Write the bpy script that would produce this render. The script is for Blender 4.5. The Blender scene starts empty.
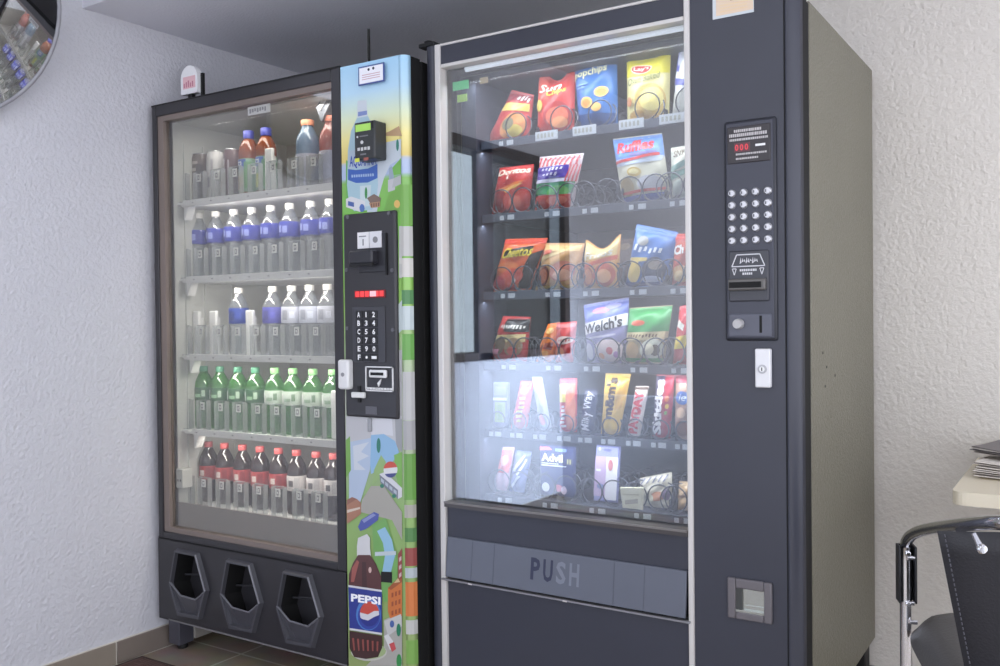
import bpy, bmesh, math, random
from mathutils import Vector, Matrix
C = bpy.context.scene.collection
PI = math.pi
RNG = random.Random(7)

# ------------------------------------------------------------------ camera (solved from the machines' edges; metres, Z up)
CAM = Vector((1.50268, -2.02741, 1.11014))
RW = Vector((0.84012, 0.54228, -0.01153)); UP = Vector((0.00168, 0.01865, 0.99982)); FW = Vector((-0.5424, 0.83999, -0.01475))
FPX = 918.137
def ray(px, py):
    return RW * ((px - 500) / FPX) + UP * ((333 - py) / FPX) + FW
def at(px, py, Y):                       # the point of the vertical plane y = Y that a pixel shows
    d = ray(px, py); return CAM + d * ((Y - CAM.y) / d.y)
def atx(px, py, X):
    d = ray(px, py); return CAM + d * ((X - CAM.x) / d.x)

# ------------------------------------------------------------------ materials
def lin(c):
    return tuple((v / 12.92 if v <= .04045 else ((v + .055) / 1.055) ** 2.4) for v in [x / 255 for x in c])
MATS = {}
def mat(name, col, rough=.5, metal=0., emit=0., bump=None, spec=.5, var=0., coat=0.):
    if name in MATS: return MATS[name]
    m = bpy.data.materials.new(name); m.use_nodes = True
    nt = m.node_tree; b = nt.nodes['Principled BSDF']
    c = lin(col); b.inputs['Base Color'].default_value = (*c, 1)
    b.inputs['Roughness'].default_value = rough; b.inputs['Metallic'].default_value = metal
    b.inputs['Specular IOR Level'].default_value = spec; b.inputs['Coat Weight'].default_value = coat
    if emit:
        b.inputs['Emission Color'].default_value = (*c, 1); b.inputs['Emission Strength'].default_value = emit
    if var or bump:
        tc = nt.nodes.new('ShaderNodeTexCoord')
    if var:
        n = nt.nodes.new('ShaderNodeTexNoise'); n.inputs['Scale'].default_value = 5; n.inputs['Detail'].default_value = 5
        nt.links.new(tc.outputs['Object'], n.inputs['Vector'])
        r = nt.nodes.new('ShaderNodeMapRange'); r.inputs[3].default_value = 1 - var; r.inputs[4].default_value = 1 + var
        nt.links.new(n.outputs['Fac'], r.inputs[0])
        mx = nt.nodes.new('ShaderNodeVectorMath'); mx.operation = 'SCALE'; mx.inputs[0].default_value = c
        nt.links.new(r.outputs[0], mx.inputs['Scale']); nt.links.new(mx.outputs[0], b.inputs['Base Color'])
    if bump:
        scale, strength, dist = bump
        n = nt.nodes.new('ShaderNodeTexNoise'); n.inputs['Scale'].default_value = scale; n.inputs['Detail'].default_value = 3
        nt.links.new(tc.outputs['Object'], n.inputs['Vector'])
        bp = nt.nodes.new('ShaderNodeBump'); bp.inputs['Strength'].default_value = strength; bp.inputs['Distance'].default_value = dist
        nt.links.new(n.outputs['Fac'], bp.inputs['Height']); nt.links.new(bp.outputs[0], b.inputs['Normal'])
    MATS[name] = m; return m
def clear(name, col, gloss=.1, rough=.03, body=0.):
    """clear plastic or glass: light passes straight through, tinted, with some gloss and a little body colour"""
    if name in MATS: return MATS[name]
    m = bpy.data.materials.new(name); m.use_nodes = True; nt = m.node_tree
    nt.nodes.remove(nt.nodes['Principled BSDF']); out = nt.nodes['Material Output']
    t = nt.nodes.new('ShaderNodeBsdfTransparent'); t.inputs['Color'].default_value = (*lin(col), 1)
    last = t
    if body:
        d = nt.nodes.new('ShaderNodeBsdfDiffuse'); d.inputs['Color'].default_value = (*lin(col), 1)
        x = nt.nodes.new('ShaderNodeMixShader'); x.inputs[0].default_value = body
        nt.links.new(t.outputs[0], x.inputs[1]); nt.links.new(d.outputs[0], x.inputs[2]); last = x
    g = nt.nodes.new('ShaderNodeBsdfGlossy'); g.inputs['Roughness'].default_value = rough
    f = nt.nodes.new('ShaderNodeLayerWeight'); f.inputs['Blend'].default_value = .15
    r = nt.nodes.new('ShaderNodeMapRange'); r.inputs[3].default_value = gloss; r.inputs[4].default_value = min(1, gloss + .5)
    nt.links.new(f.outputs['Facing'], r.inputs[0])
    p = nt.nodes.new('ShaderNodeMath'); p.operation = 'POWER'; p.inputs[1].default_value = 3
    nt.links.new(f.outputs['Facing'], p.inputs[0]); nt.links.new(p.outputs[0], r.inputs[0])
    x = nt.nodes.new('ShaderNodeMixShader')
    nt.links.new(r.outputs[0], x.inputs[0]); nt.links.new(last.outputs[0], x.inputs[1]); nt.links.new(g.outputs[0], x.inputs[2])
    nt.links.new(x.outputs[0], out.inputs['Surface'])
    MATS[name] = m; return m
def K(col, rough=.45):                   # plain printed / moulded colour
    return mat('colour_%d_%d_%d_%d' % (*col, int(rough * 100)), col, rough)

BLACK = mat('black_plastic', (46, 47, 54), .42, bump=(900, .12, .002), var=.12)
DOOR = mat('textured_charcoal_door', (54, 56, 67), .38, bump=(700, .12, .002), var=.14)
BEVBLACK = mat('satin_black_frame', (50, 49, 53), .38)
DARK = mat('deep_black', (14, 14, 16), .6)
GAP = mat('rubber_gasket_black', (8, 8, 9), .8)
SILVER = mat('brushed_aluminium_trim', (208, 205, 202), .42, .15)
CHROME = mat('chrome', (228, 228, 232), .16, 1.)
WIRE = mat('coil_wire', (84, 86, 96), .28, .7)
WHITE = mat('white_plastic', (232, 232, 230), .4)
SHELFW = mat('white_coated_steel', (236, 236, 234), .45)
LINER = mat('grey_white_liner', (196, 197, 192), .5)
BACKLINER = mat('grey_back_liner', (156, 152, 146), .6)
SNACKIN = mat('dark_blue_grey_liner', (62, 66, 80), .5)
TRAY = mat('tray_grey', (84, 88, 102), .45)
OLIVE = mat('olive_grey_textured_paint', (114, 111, 97), .42, bump=(150, .7, .006), var=.08)
GLASS = clear('front_glass', (246, 249, 250), .19, .0)
BEVGLASS = clear('drinks_front_glass', (244, 244, 242), .17, .02)
CLEARP = clear('clear_plastic', (246, 248, 248), .07, .12, .04)
PET = clear('clear_bottle', (222, 226, 230), .12, .08, .14)
PETG = clear('green_bottle', (104, 190, 96), .10, .08, .25)
PETC = clear('dark_cola_bottle', (62, 40, 36), .10, .08, .40)
PETA = clear('amber_tea_bottle', (176, 92, 44), .08, .08, .45)
PETB = clear('blue_sports_bottle', (150, 178, 206), .08, .08, .45)
PETR = clear('red_sports_bottle', (214, 126, 120), .08, .08, .45)
PETW = clear('pale_sports_bottle', (222, 222, 232), .08, .08, .45)

# ------------------------------------------------------------------ mesh builder
class B:
    def __init__(s): s.bm = bmesh.new(); s.mats = []; s.i = 0
    def use(s, m):
        if m not in s.mats: s.mats.append(m)
        s.i = s.mats.index(m); return s
    def add(s, vs, fs, smooth=False):
        v = [s.bm.verts.new(p) for p in vs]; out = []
        for f in fs:
            try: q = s.bm.faces.new([v[i] for i in f])
            except ValueError: continue
            q.material_index = s.i; q.smooth = smooth; out.append(q)
        return v, out
    def box(s, x0, x1, y0, y1, z0, z1, bev=0., seg=2, M=None):
        vs = [Vector((x, y, z)) for z in (z0, z1) for y in (y0, y1) for x in (x0, x1)]
        if M: vs = [M @ p for p in vs]
        v, f = s.add(vs, [(0, 2, 3, 1), (4, 5, 7, 6), (0, 1, 5, 4), (2, 6, 7, 3), (0, 4, 6, 2), (1, 3, 7, 5)])
        if bev:
            es = list({e for q in f for e in q.edges})
            r = bmesh.ops.bevel(s.bm, geom=es, offset=bev, segments=seg, profile=.5, affect='EDGES', clamp_overlap=True)
            for q in r['faces']: q.material_index = s.i; q.smooth = True
        return s
    def rings(s, rs, cap0=True, cap1=True, smooth=True, closed=False):
        n = len(rs[0]); vs = [p for r in rs for p in r]; fs = []
        m = len(rs)
        for a in range(m if closed else m - 1):
            b = (a + 1) % m
            for k in range(n):
                l = (k + 1) % n; fs.append((a * n + k, a * n + l, b * n + l, b * n + k))
        s.add(vs, fs, smooth)
        if not closed:
            if cap0: s.add(rs[0][::-1], [tuple(range(n))])
            if cap1: s.add(rs[-1], [tuple(range(n))])
        return s
    def tube(s, pts, r, n=10, closed=False):
        pts = [Vector(p) for p in pts]; rs = []; up = None
        for i, p in enumerate(pts):
            if closed: d = pts[(i + 1) % len(pts)] - pts[i - 1]
            else: d = pts[min(i + 1, len(pts) - 1)] - pts[max(i - 1, 0)]
            d.normalize()
            if up is None:
                up = Vector((0, 0, 1)) if abs(d.z) < .9 else Vector((1, 0, 0))
            a = (up - d * up.dot(d)).normalized(); up = a; b = d.cross(a)
            rr = r[i] if isinstance(r, (list, tuple)) else r
            rs.append([p + (a * math.cos(t) + b * math.sin(t)) * rr for t in [2 * PI * k / n for k in range(n)]])
        return s.rings(rs, closed=closed)
    def lathe(s, prof, n=20, o=(0, 0, 0)):
        o = Vector(o)
        return s.rings([[o + Vector((r * math.cos(t), r * math.sin(t), z)) for t in [2 * PI * k / n for k in range(n)]] for r, z in prof])
    def disc_y(s, x, z, y0, y1, r, n=20, r1=None):    # a round button standing off a y plane (y1 is the front)
        r1 = r if r1 is None else r1
        return s.rings([[Vector((x + q * math.cos(t), y, z + q * math.sin(t))) for t in [2 * PI * k / n for k in range(n)]] for q, y in ((r, y0), (r, (y0 * .4 + y1 * .6)), (r1, y1))])
    def prism(s, poly, y0, y1, smooth=False):         # outline in (x, z), y0 = back, y1 = front
        n = len(poly); a = [Vector((x, y0, z)) for x, z in poly]; b = [Vector((x, y1, z)) for x, z in poly]
        s.add(a + b, [tuple(range(n)), tuple(range(2 * n - 1, n - 1, -1))] + [(i, n + i, n + (i + 1) % n, (i + 1) % n) for i in range(n)], smooth)
        return s
    def flat(s, pts):
        s.add([Vector(p) for p in pts], [tuple(range(len(pts)))]); return s
    def text(s, t, fn, bold=0.0, shear=0., sub=0):
        """letters 0..1 wide and 0..1 high (whole word) sent through fn(u, v) -> point"""
        c = bpy.data.curves.new('t', 'FONT'); c.body = t; c.offset = bold; c.shear = shear; c.resolution_u = 2
        o = bpy.data.objects.new('t', c); C.objects.link(o)
        dg = bpy.context.evaluated_depsgraph_get(); me = o.evaluated_get(dg).to_mesh()
        xs = [v.co.x for v in me.vertices]; ys = [v.co.y for v in me.vertices]
        if xs:
            x0, x1, y0, y1 = min(xs), max(xs), min(ys), max(ys)
            tm = bmesh.new(); tm.from_mesh(me)
            for v, q in zip(tm.verts, me.vertices): v.co = Vector(((q.co.x - x0) / (x1 - x0 + 1e-9), (q.co.y - y0) / (y1 - y0 + 1e-9), 0))
            bmesh.ops.triangulate(tm, faces=tm.faces)
            for _ in range(sub): bmesh.ops.subdivide_edges(tm, edges=[e for e in tm.edges if e.calc_length() > .07], cuts=1, use_grid_fill=True); bmesh.ops.triangulate(tm, faces=tm.faces)
            tm.verts.index_update(); vs = [fn(v.co.x, v.co.y) for v in tm.verts]
            s.add(vs, [tuple(v.index for v in f.verts) for f in tm.faces]); tm.free()
        bpy.data.objects.remove(o); bpy.data.curves.remove(c); return s
    def text_y(s, t, x0, x1, z0, z1, y, **k):
        return s.text(t, lambda u, v: Vector((x0 + (x1 - x0) * u, y, z0 + (z1 - z0) * v)), **k)
    def build(s, name, parent=None, normals=True):
        if normals: bmesh.ops.recalc_face_normals(s.bm, faces=s.bm.faces)
        me = bpy.data.meshes.new(name); s.bm.to_mesh(me); s.bm.free()
        for m in s.mats: me.materials.append(m)
        o = bpy.data.objects.new(name, me); C.objects.link(o)
        if parent is not None:
            o.parent = parent; o.matrix_parent_inverse = world(parent).inverted()
        return o
def world(o):
    m = Matrix.LocRotScale(o.location, o.rotation_euler, o.scale)
    return (world(o.parent) @ o.matrix_parent_inverse @ m) if o.parent else m
def tag(o, label, cat, group=None):
    o['label'] = label; o['category'] = cat
    if group: o['group'] = group
    return o
def thing(name, label, cat, loc=(0, 0, 0), group=None):
    o = bpy.data.objects.new(name, None); C.objects.link(o); o.location = loc; o.empty_display_size = .05
    return tag(o, label, cat, group)
def struct(o): o['kind'] = 'structure'; return o
def copy_tree(o, parent=None):
    c = o.copy(); C.objects.link(c)
    if parent is not None: c.parent = parent
    for ch in list(o.children): copy_tree(ch, c)
    return c

# ================================================================== THE ROOM
XL, YB, ZS = -1.173, .83, 2.107
def plaster(name, col, scale=85, strength=.8):
    m = mat(name, col, .75, bump=(scale, strength, .0055), var=.03); return m
PLW = plaster('white_orange_peel_plaster', (206, 206, 212))
PLC = plaster('warm_white_orange_peel_plaster', (220, 215, 207))
PLS = plaster('soffit_plaster', (224, 225, 234), 120, .35)
CEIL = mat('ceiling_paint', (214, 214, 214), .8)

# left wall with a window opening near the street end
W0, W1, WZ0, WZ1 = -2.83, -1.35, .90, 2.04
b = B().use(PLW)
b.box(XL - .12, XL, W1, YB + .12, 0, 2.6); b.box(XL - .12, XL, -5.2, W0, 0, 2.6)
b.box(XL - .12, XL, W0, W1, 0, WZ0); b.box(XL - .12, XL, W0, W1, WZ1, 2.6)
struct(b.build('wall_left'))
b = B().use(PLC); b.box(XL, 3.2, YB, YB + .12, 0, 2.6); struct(b.build('wall_back'))
b = B().use(PLW); b.box(XL, .05, -2.85, -2.75, 0, .66); struct(b.build('wall_front'))  # added low wall, keeps the dark floor out of the snack glass reflection
b = B().use(PLS); b.box(XL, 3.2, -.29, YB, ZS, 2.6); struct(b.build('ceiling_soffit'))
b = B().use(CEIL); b.box(XL - .12, 3.2, -5.2, YB + .12, 2.6, 2.7); struct(b.build('ceiling'))
b = B().use(mat('dark_outside_render', (70, 62, 58), .8)); b.box(-3.2, -2.9, -7.2, -4.86, 0, 4.0); struct(b.build('wall_outside'))  # wall added to darken the right pane as reflected in the snack glass
# tiled floor
def tile_mat():
    m = bpy.data.materials.new('taupe_floor_tile'); m.use_nodes = True; nt = m.node_tree; p = nt.nodes['Principled BSDF']
    tc = nt.nodes.new('ShaderNodeTexCoord'); mp = nt.nodes.new('ShaderNodeMapping'); mp.inputs['Location'].default_value = (.895, -.065, 0)
    nt.links.new(tc.outputs['Object'], mp.inputs['Vector'])
    br = nt.nodes.new('ShaderNodeTexBrick'); br.offset = 0; br.inputs['Scale'].default_value = 1
    br.inputs['Brick Width'].default_value = .305; br.inputs['Row Height'].default_value = .305; br.inputs['Mortar Size'].default_value = .004
    br.inputs['Color1'].default_value = (*lin((160, 146, 128)), 1); br.inputs['Color2'].default_value = (*lin((142, 130, 116)), 1)
    br.inputs['Mortar'].default_value = (*lin((196, 190, 180)), 1)
    nt.links.new(mp.outputs[0], br.inputs['Vector'])
    nz = nt.nodes.new('ShaderNodeTexNoise'); nz.inputs['Scale'].default_value = 9; nt.links.new(tc.outputs['Object'], nz.inputs['Vector'])
    mx = nt.nodes.new('ShaderNodeMix'); mx.data_type = 'RGBA'; mx.blend_type = 'OVERLAY'; mx.inputs[0].default_value = .35
    nt.links.new(br.outputs['Color'], mx.inputs[6]); nt.links.new(nz.outputs['Color'], mx.inputs[7])
    nt.links.new(mx.outputs[2], p.inputs['Base Color']); p.inputs['Roughness'].default_value = .4
    return m
b = B().use(tile_mat()); b.box(XL - .12, 3.2, -5.2, YB + .12, -.1, 0); struct(b.build('floor'))
# tile baseboard along the left wall: tile lengths with light grout between
TB1 = mat('baseboard_tile', (142, 132, 120), .45, var=.12); TB2 = mat('baseboard_tile_dark', (124, 114, 106), .45, var=.2)
GROUT = mat('grout', (205, 200, 190), .8)
b = B(); b.use(GROUT).box(XL, XL + .006, -5.2, YB, 0, .078)
y = -.216; k = 0
for j in range(-17, 4):
    b.use((TB2, TB1)[j % 2 if j else 0]); ya, yb2 = -.216 + j * .305 + .003, -.216 + (j + 1) * .305 - .003
    b.box(XL + .001, XL + .010, max(ya, -5.2), min(yb2, YB), .004, .076, .001)
struct(b.build('baseboard_left'))
b = B(); b.use(TB1).box(XL + .01, 3.2, YB - .010, YB, 0, .076, .001); struct(b.build('baseboard_back'))
# window in the left wall, seen only in the snack machine's glass
WB = mat('brown_window_frame', (62, 50, 46), .5)
b = B().use(WB)
for y0, y1 in ((W0, W0 + .06), (-1.99, -1.85), (W1 - .05, W1)): b.box(XL - .02, XL + .02, y0, y1, WZ0, WZ1, .004)
b.box(XL - .10, XL + .02, W0, W1, WZ0, WZ0 + .04, .004); b.box(XL - .10, XL + .02, W0, W1, WZ1 - .06, WZ1, .004)
w = struct(b.build('window_1'))
b = B().use(clear('window_pane', (235, 242, 244), .06, 0)); b.box(XL - .05, XL - .045, W0, W1, WZ0, WZ1); b.build('pane', w)

# ================================================================== DRINKS MACHINE
YF = -.063
bev = thing('beverage_vending_machine', 'tall black glass-front drinks vending machine with a town picture panel, against the left wall', 'vending machine', (-.6, .3, 0))
GX0, GX1, GZ0, GZ1 = -1.105, -.335, .425, 1.785          # glass opening
# cabinet shell: sides, back, top, floor
b = B().use(BEVBLACK)
b.box(-1.145, -1.110, .0, .72, .12, 1.825); b.use(GAP).box(-.09, -.055, .0, .72, .12, 1.825); b.use(BEVBLACK)  # right side black, standing in for shade in the gap between machines
b.box(-1.110, -.09, .69, .72, .12, 1.825); b.box(-1.110, -.09, .0, .69, 1.80, 1.825); b.box(-1.110, -.09, .0, .69, .12, .38)
b.build('cabinet', bev)
b = B()
b.use(LINER).box(-1.109, -1.094, -.035, .66, .40, 1.80); b.box(-.318, -.303, .0, .66, .40, 1.80)
b.box(-1.094, -.318, .0, .66, 1.785, 1.798)
b.use(BACKLINER).box(-1.094, -.318, .50, .52, .40, 1.785)
b.use(LINER)
for yy in (.02, .10, .22): b.box(-1.094, -1.088, yy, yy + .012, .45, 1.72)
b.box(-1.094, -1.060, -.03, .012, .60 - .045, .60 + .02, .003)     # hinge block low on the left
b.use(DARK)
for xx in (-1.083, -1.069): b.box(xx - .002, xx + .002, -.0315, -.030, .578, .586)
b.build('interior_liner', bev)
# door frame (picture-frame of four mitred bars) with brown inner moulding
b = B().use(BEVBLACK)
b.box(-1.145, -1.122, YF, -.005, .39, 1.835, .003); b.box(GX1, -.300, YF, -.005, .39, 1.835, .003)
b.box(-1.122, GX1, YF, -.005, 1.800, 1.835, .003); b.box(-1.122, GX1, YF, -.005, .39, .412, .003)
b.use(mat('brown_inner_frame', (124, 112, 106), .4))
b.box(-1.122, -1.094, YF + .006, -.02, .412, 1.800); b.box(-1.094, GX1, YF + .006, -.02, 1.782, 1.800); b.box(-1.094, GX1, YF + .006, -.02, .412, .428)
b.use(DARK).box(-1.146, -.300, YF - .001, -.004, 1.833, 1.839, .001)
b.build('door_frame', bev)
b = B().use(BEVGLASS); b.box(-1.094, GX1, YF + .018, YF + .022, .428, 1.782); b.build('glass_pane', bev)
b = B().use(mat('grey_inner_skirt', (140, 132, 126), .5, bump=(300, .2, .002))); b.box(-1.09, -.322, -.025, -.018, .415, .507)
b.build('inner_skirt', bev)
b = B().use(mat('white_label', (226, 226, 226), .5))
p = at(251, 113, -.03); q = at(273, 104, -.03)
b.box(p.x, q.x, -.043, -.0415, q.z - .026, q.z); b.use(K((150, 150, 155)))
for i in range(7): b.box(p.x + .008 + i * .011, p.x + .015 + i * .011, -.0436, -.0429, q.z - .02 + .002 * (i % 3), q.z - .007)
b.build('window_sticker', bev)
# lamp housing hanging at the top right inside
b = B(); b.use(mat('lamp_housing_grey', (108, 112, 122), .4))
P = [at(x, y, .06) for x, y in ((329, 88), (333.5, 91), (333.5, 98), (322.5, 122), (317, 108))]
b.prism([(v.x, v.z) for v in P], .11, .055); b.use(K((205, 205, 205), .4))
P2 = [at(x, y, .05) for x, y in ((317, 108), (329, 87.5), (331, 88.5), (319.5, 111))]
b.prism([(v.x, v.z) for v in P2], .11, .05)
b.build('lamp_housing', bev)
# lower front panel with three delivery ports
lp = B().use(BEVBLACK)
PORT = [(-.058, .364), (.052, .364), (.098, .247), (.060, .146), (-.048, .141), (-.090, .243)]
PC = (-.990, -.740, -.488)
def hexa(cx, s, dz=0.): return [(cx + x * s, .252 + (z - .252) * s + dz) for x, z in PORT]
# plate with hexagonal holes: strips between/around the ports
zt, zb = .385, .120
lp.box(-1.149, -1.085, YF, -.01, zb, zt); lp.box(-.385, -.302, YF, -.01, zb, zt)
def cell(b, cx, x0, x1, y):
    h = hexa(cx, .92); out = [(x0, zt), (x1, zt), (x1, .25), (x1, zb), (x0, zb), (x0, .25)]
    for i in range(6):
        j = (i + 1) % 6
        for yy in (y,):
            b.flat([(out[i][0], yy, out[i][1]), (out[j][0], yy, out[j][1]), (h[j][0], yy, h[j][1]), (h[i][0], yy, h[i][1])])
bounds = [-1.085, -.866, -.613, -.385]
for i, cx in enumerate(PC): cell(lp, cx, bounds[i], bounds[i + 1], YF)
lp.box(-1.085, -.385, -.015, -.01, zb, .15); lp.box(-1.149, -.302, YF, -.004, zb - .004, zb + .002)
lp.use(DARK).box(-1.149, -.302, YF + .002, -.01, zt, .392)
lp.use(K((120, 118, 120), .4)).box(-1.10, -.302, YF - .001, YF + .004, zb - .004, zb + .001)
lp.build('lower_panel', bev)
PORTM = mat('port_surround_plastic', (74, 74, 80), .35)
for cx in PC:
    b = B().use(PORTM)
    a, c_, d = hexa(cx, 1.0), hexa(cx, .955), hexa(cx, .86, .004)
    R = [[Vector((x, YF, z)) for x, z in a], [Vector((x, YF - .016, z)) for x, z in c_], [Vector((x, YF - .016, z)) for x, z in hexa(cx, .88, .003)], [Vector((x, YF - .003, z)) for x, z in d]]
    b.rings(R, False, False, smooth=False)
    # lower lip: a shallow scoop across the bottom of the port
    L = [(cx - .083, .252), (cx - .03, .215), (cx + .045, .212), (cx + .088, .243)]
    b.use(PORTM)
    for (x0, z0), (x1, z1) in zip(L[:-1], L[1:]):
        xa, xb = (cx - .045 + (x0 - cx + .083) * .55), (cx - .045 + (x1 - cx + .083) * .55)
        b.flat([(x0, YF - .014, z0), (x1, YF - .014, z1), (xb, YF - .002, .158), (xa, YF - .002, .158)])
        b.use(K((112, 112, 118), .3)).tube([(x0, YF - .014, z0), (x1, YF - .014, z1)], .003, 6).use(PORTM)
    b.use(K((120, 120, 126), .3)); e = hexa(cx, .955); b.tube([(e[1][0], YF - .016, e[1][1]), (e[2][0], YF - .016, e[2][1])], .003, 6)
    # dark chute behind
    b.use(GAP); inn = hexa(cx, .86, .004)
    b.rings([[Vector((x, YF - .003, z)) for x, z in inn], [Vector((x, .18, z - .03)) for x, z in hexa(cx, .8, .0)]], False, True, smooth=False)
    b.use(K((52, 52, 56), .4)); b.tube([(cx - .06, YF + .03, .27), (cx + .06, YF + .03, .285)], .003, 6)
    b.build('delivery_port', bev)
for lx, ly in ((-1.118, -.03), (-1.118, .62), (-.14, -.03), (-.14, .62)):
    b = B().use(mat('leg_steel', (92, 92, 102), .4, .4)); b.box(lx - .028, lx + .028, ly, ly + .06, .02, .12, .003); b.use(DARK).lathe([(.016, 0), (.018, .008), (.012, .02)], 14, (lx, ly + .035, 0)); b.build('leg', bev)
b = B().use(K((150, 146, 140), .4)); b.box(-1.10, -1.085, .03, .62, .028, .075, .002); b.box(-1.085, -.2, .40, .43, .04, .12, .002); b.build('base_rail', bev)

# shelves, with clear gates that carry a price tag each and white pushers
ROWPX = [((184, 206), (333, 188)), ((188, 283), (333, 276)), ((192, 361), (333, 361)), ((197, 434), (333, 447)), ((190, 492), (333, 512))]
SZ = []
COL0, COLP = -1.045, .0985
cols = []
for i in range(8):
    cols.append(at([199, 216, 234, 252, 271, 290, 311, 330][i], 245, .09).x)
SH = [1.524, 1.268, 1.008, .757, .497]
SL = [-1.068, -1.060, -1.050, -1.034]
TAGM = K((238, 238, 234)); TAGI = K((120, 120, 124))
def gate_mesh():
    b = B().use(CLEARP)                     # local: x across, y front -, z up from the shelf
    n = 7; pts = []
    for j in range(2):
        pass
    R = []
    for k in range(n):
        u = k / (n - 1); z = .004 + .098 * u; w = .024 * (1 - .12 * abs(u - .55)); y = .006 * math.sin(u * PI) - .004
        R.append([Vector((-w, y, z)), Vector((w, y, z)), Vector((w, y + .0025, z)), Vector((-w, y + .0025, z))])
    b.rings(R, smooth=False)
    b.box(-.024, .024, -.022, .0, .001, .004); b.use(clear('clear_plastic_edge', (236, 238, 238), .1, .2, .28))
    b.box(-.0262, -.0236, -.014, .004, .002, .100); b.box(.0236, .0262, -.014, .004, .002, .100); b.box(-.0236, .0236, -.006, -.003, .100, .1025); b.box(-.026, .012, -.024, -.021, .0005, .004)
    b.use(TAGM).box(-.013, .007, -.008, -.0065, .068, .094); b.use(TAGI).box(-.008, .002, -.0085, -.0079, .073, .089); b.use(TAGM).box(-.0055, -.0005, -.0087, -.0084, .077, .085)
    return b
PUSH = {0: [4.5], 2: [.35, 1.33, 3.35], 3: [7.6]}
gate0 = None
for r in range(5):
    z = SH[r]
    b = B().use(SHELFW)
    if r < 4:
        b.box(-1.088, -.320, .004, .46, z - .022, z - .014, .002)
        b.box(SL[r], -.320, -.004, .004, z - .024, z - .002, .001)
        for i in range(8):                   # scalloped lane floors
            x = cols[i]; b.prism([(x - .044, z - .014), (x + .044, z - .014), (x + .044, z - .009), (x + .028, z - .008), (x - .028, z - .011)], .44, -.003)
        b.use(K((150, 150, 150)))
        for i in range(8): b.box(cols[i] - .004, cols[i] + .004, -.0048, -.0035, z - .015, z - .011)
        b.use(SHELFW).prism([(SL[r], z - .02), (SL[r] + .024, z - .022), (SL[r] + .004, z - .066), (SL[r], z - .066)], .03, .0)
    else:
        b.box(-1.088, -.320, .0, .46, z - .020, z - .004)
    sh = b.build('shelf', bev)
    for i in range(8):
        if gate0 is None:
            gm = gate_mesh(); gate0 = gm.build('bottle_gate'); g = gate0
        else:
            g = bpy.data.objects.new('bottle_gate', gate0.data); C.objects.link(g)
        g.location = (cols[i] + .004, .028, z - .008); g.parent = sh; g.matrix_parent_inverse = world(sh).inverted()
    for pu in PUSH.get(r, []):
        x = cols[0] + pu * (cols[7] - cols[0]) / 7
        b = B().use(SHELFW); b.box(x - .017, x + .017, .045, .058, z - .008, z + .142, .004); b.box(x - .012, x + .012, .058, .2, z - .008, z + .004); b.box(x - .004, x + .004, .058, .075, z - .008, z + .12)
        b.build('pusher', sh)

# ---- picture panel on the right of the drinks door
PX0, PX1, PXB, PZ0, PZ1 = -.294, -.082, -.056, .115, 1.832
PY = -.066
def art_mat():
    m = bpy.data.materials.new('printed_town_picture'); m.use_nodes = True; nt = m.node_tree; p = nt.nodes['Principled BSDF']
    tc = nt.nodes.new('ShaderNodeTexCoord'); sp = nt.nodes.new('ShaderNodeSeparateXYZ'); nt.links.new(tc.outputs['Object'], sp.inputs[0])
    mr = nt.nodes.new('ShaderNodeMapRange'); mr.inputs[1].default_value = .1; mr.inputs[2].default_value = 1.84
    nt.links.new(sp.outputs['Z'], mr.inputs[0])
    cr = nt.nodes.new('ShaderNodeValToRGB'); nt.links.new(mr.outputs[0], cr.inputs[0])
    st = [(0, (150, 165, 110)), (.28, (140, 175, 105)), (.45, (186, 190, 178)), (.60, (148, 190, 100)), (.74, (120, 185, 84)), (.807, (130, 180, 96)), (.812, (168, 184, 212)), (.835, (176, 190, 214)), (.84, (222, 200, 120)), (.875, (238, 226, 150)), (.91, (216, 228, 196)), (.95, (180, 214, 234)), (1, (164, 208, 236))]
    cr.color_ramp.elements[0].position = 0; cr.color_ramp.elements[0].color = (*lin(st[0][1]), 1)
    cr.color_ramp.elements[1].position = 1; cr.color_ramp.elements[1].color = (*lin(st[-1][1]), 1)
    for pos, c in st[1:-1]:
        e = cr.color_ramp.elements.new(pos); e.color = (*lin(c), 1)
    nt.links.new(cr.outputs[0], p.inputs['Base Color']); p.inputs['Roughness'].default_value = .25
    return m
b = B().use(art_mat())
b.box(PX0, PX1, PY, .0, PZ0, PZ1)
b.rings([[Vector((PX1, PY, z)), Vector((PX1 + .010, PY + .002, z)), Vector((PX1 + .020, PY + .010, z)), Vector((PX1 + .024, PY + .022, z)), Vector((PX1, PY + .022, z))] for z in (PZ0, PZ1)])
b.use(GAP).box(PX1 - .01, PX1 + .022, PY + .023, .0, PZ0, PZ1)
LAY = [0]
def A(col, pts, rough=.3):                # one printed shape, outline given in picture coordinates and carried onto the panel
    LAY[0] += 1; yy = PY - .00012 - .00004 * LAY[0]
    b.use(K(tuple(int(v * .76 + 30) for v in col), rough)).flat([at(x, y, yy) for x, y in pts])
def E_(cx, cy, rx, ry, n=20, a0=0, a1=2 * PI): return [(cx + rx * math.cos(a0 + (a1 - a0) * k / n), cy + ry * math.sin(a0 + (a1 - a0) * k / n)) for k in range(n)]
def AT(col, s, x0, y0, x1, y1, slope=0., **k):        # printed word; y0 = base, y1 = top
    LAY[0] += 1; yy = PY - .00012 - .00004 * LAY[0]
    b.use(K(col, .3)).text(s, lambda u, v: at(x0 + (x1 - x0) * u, y0 + (y1 - y0) * v + slope * u, yy), **k)
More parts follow.
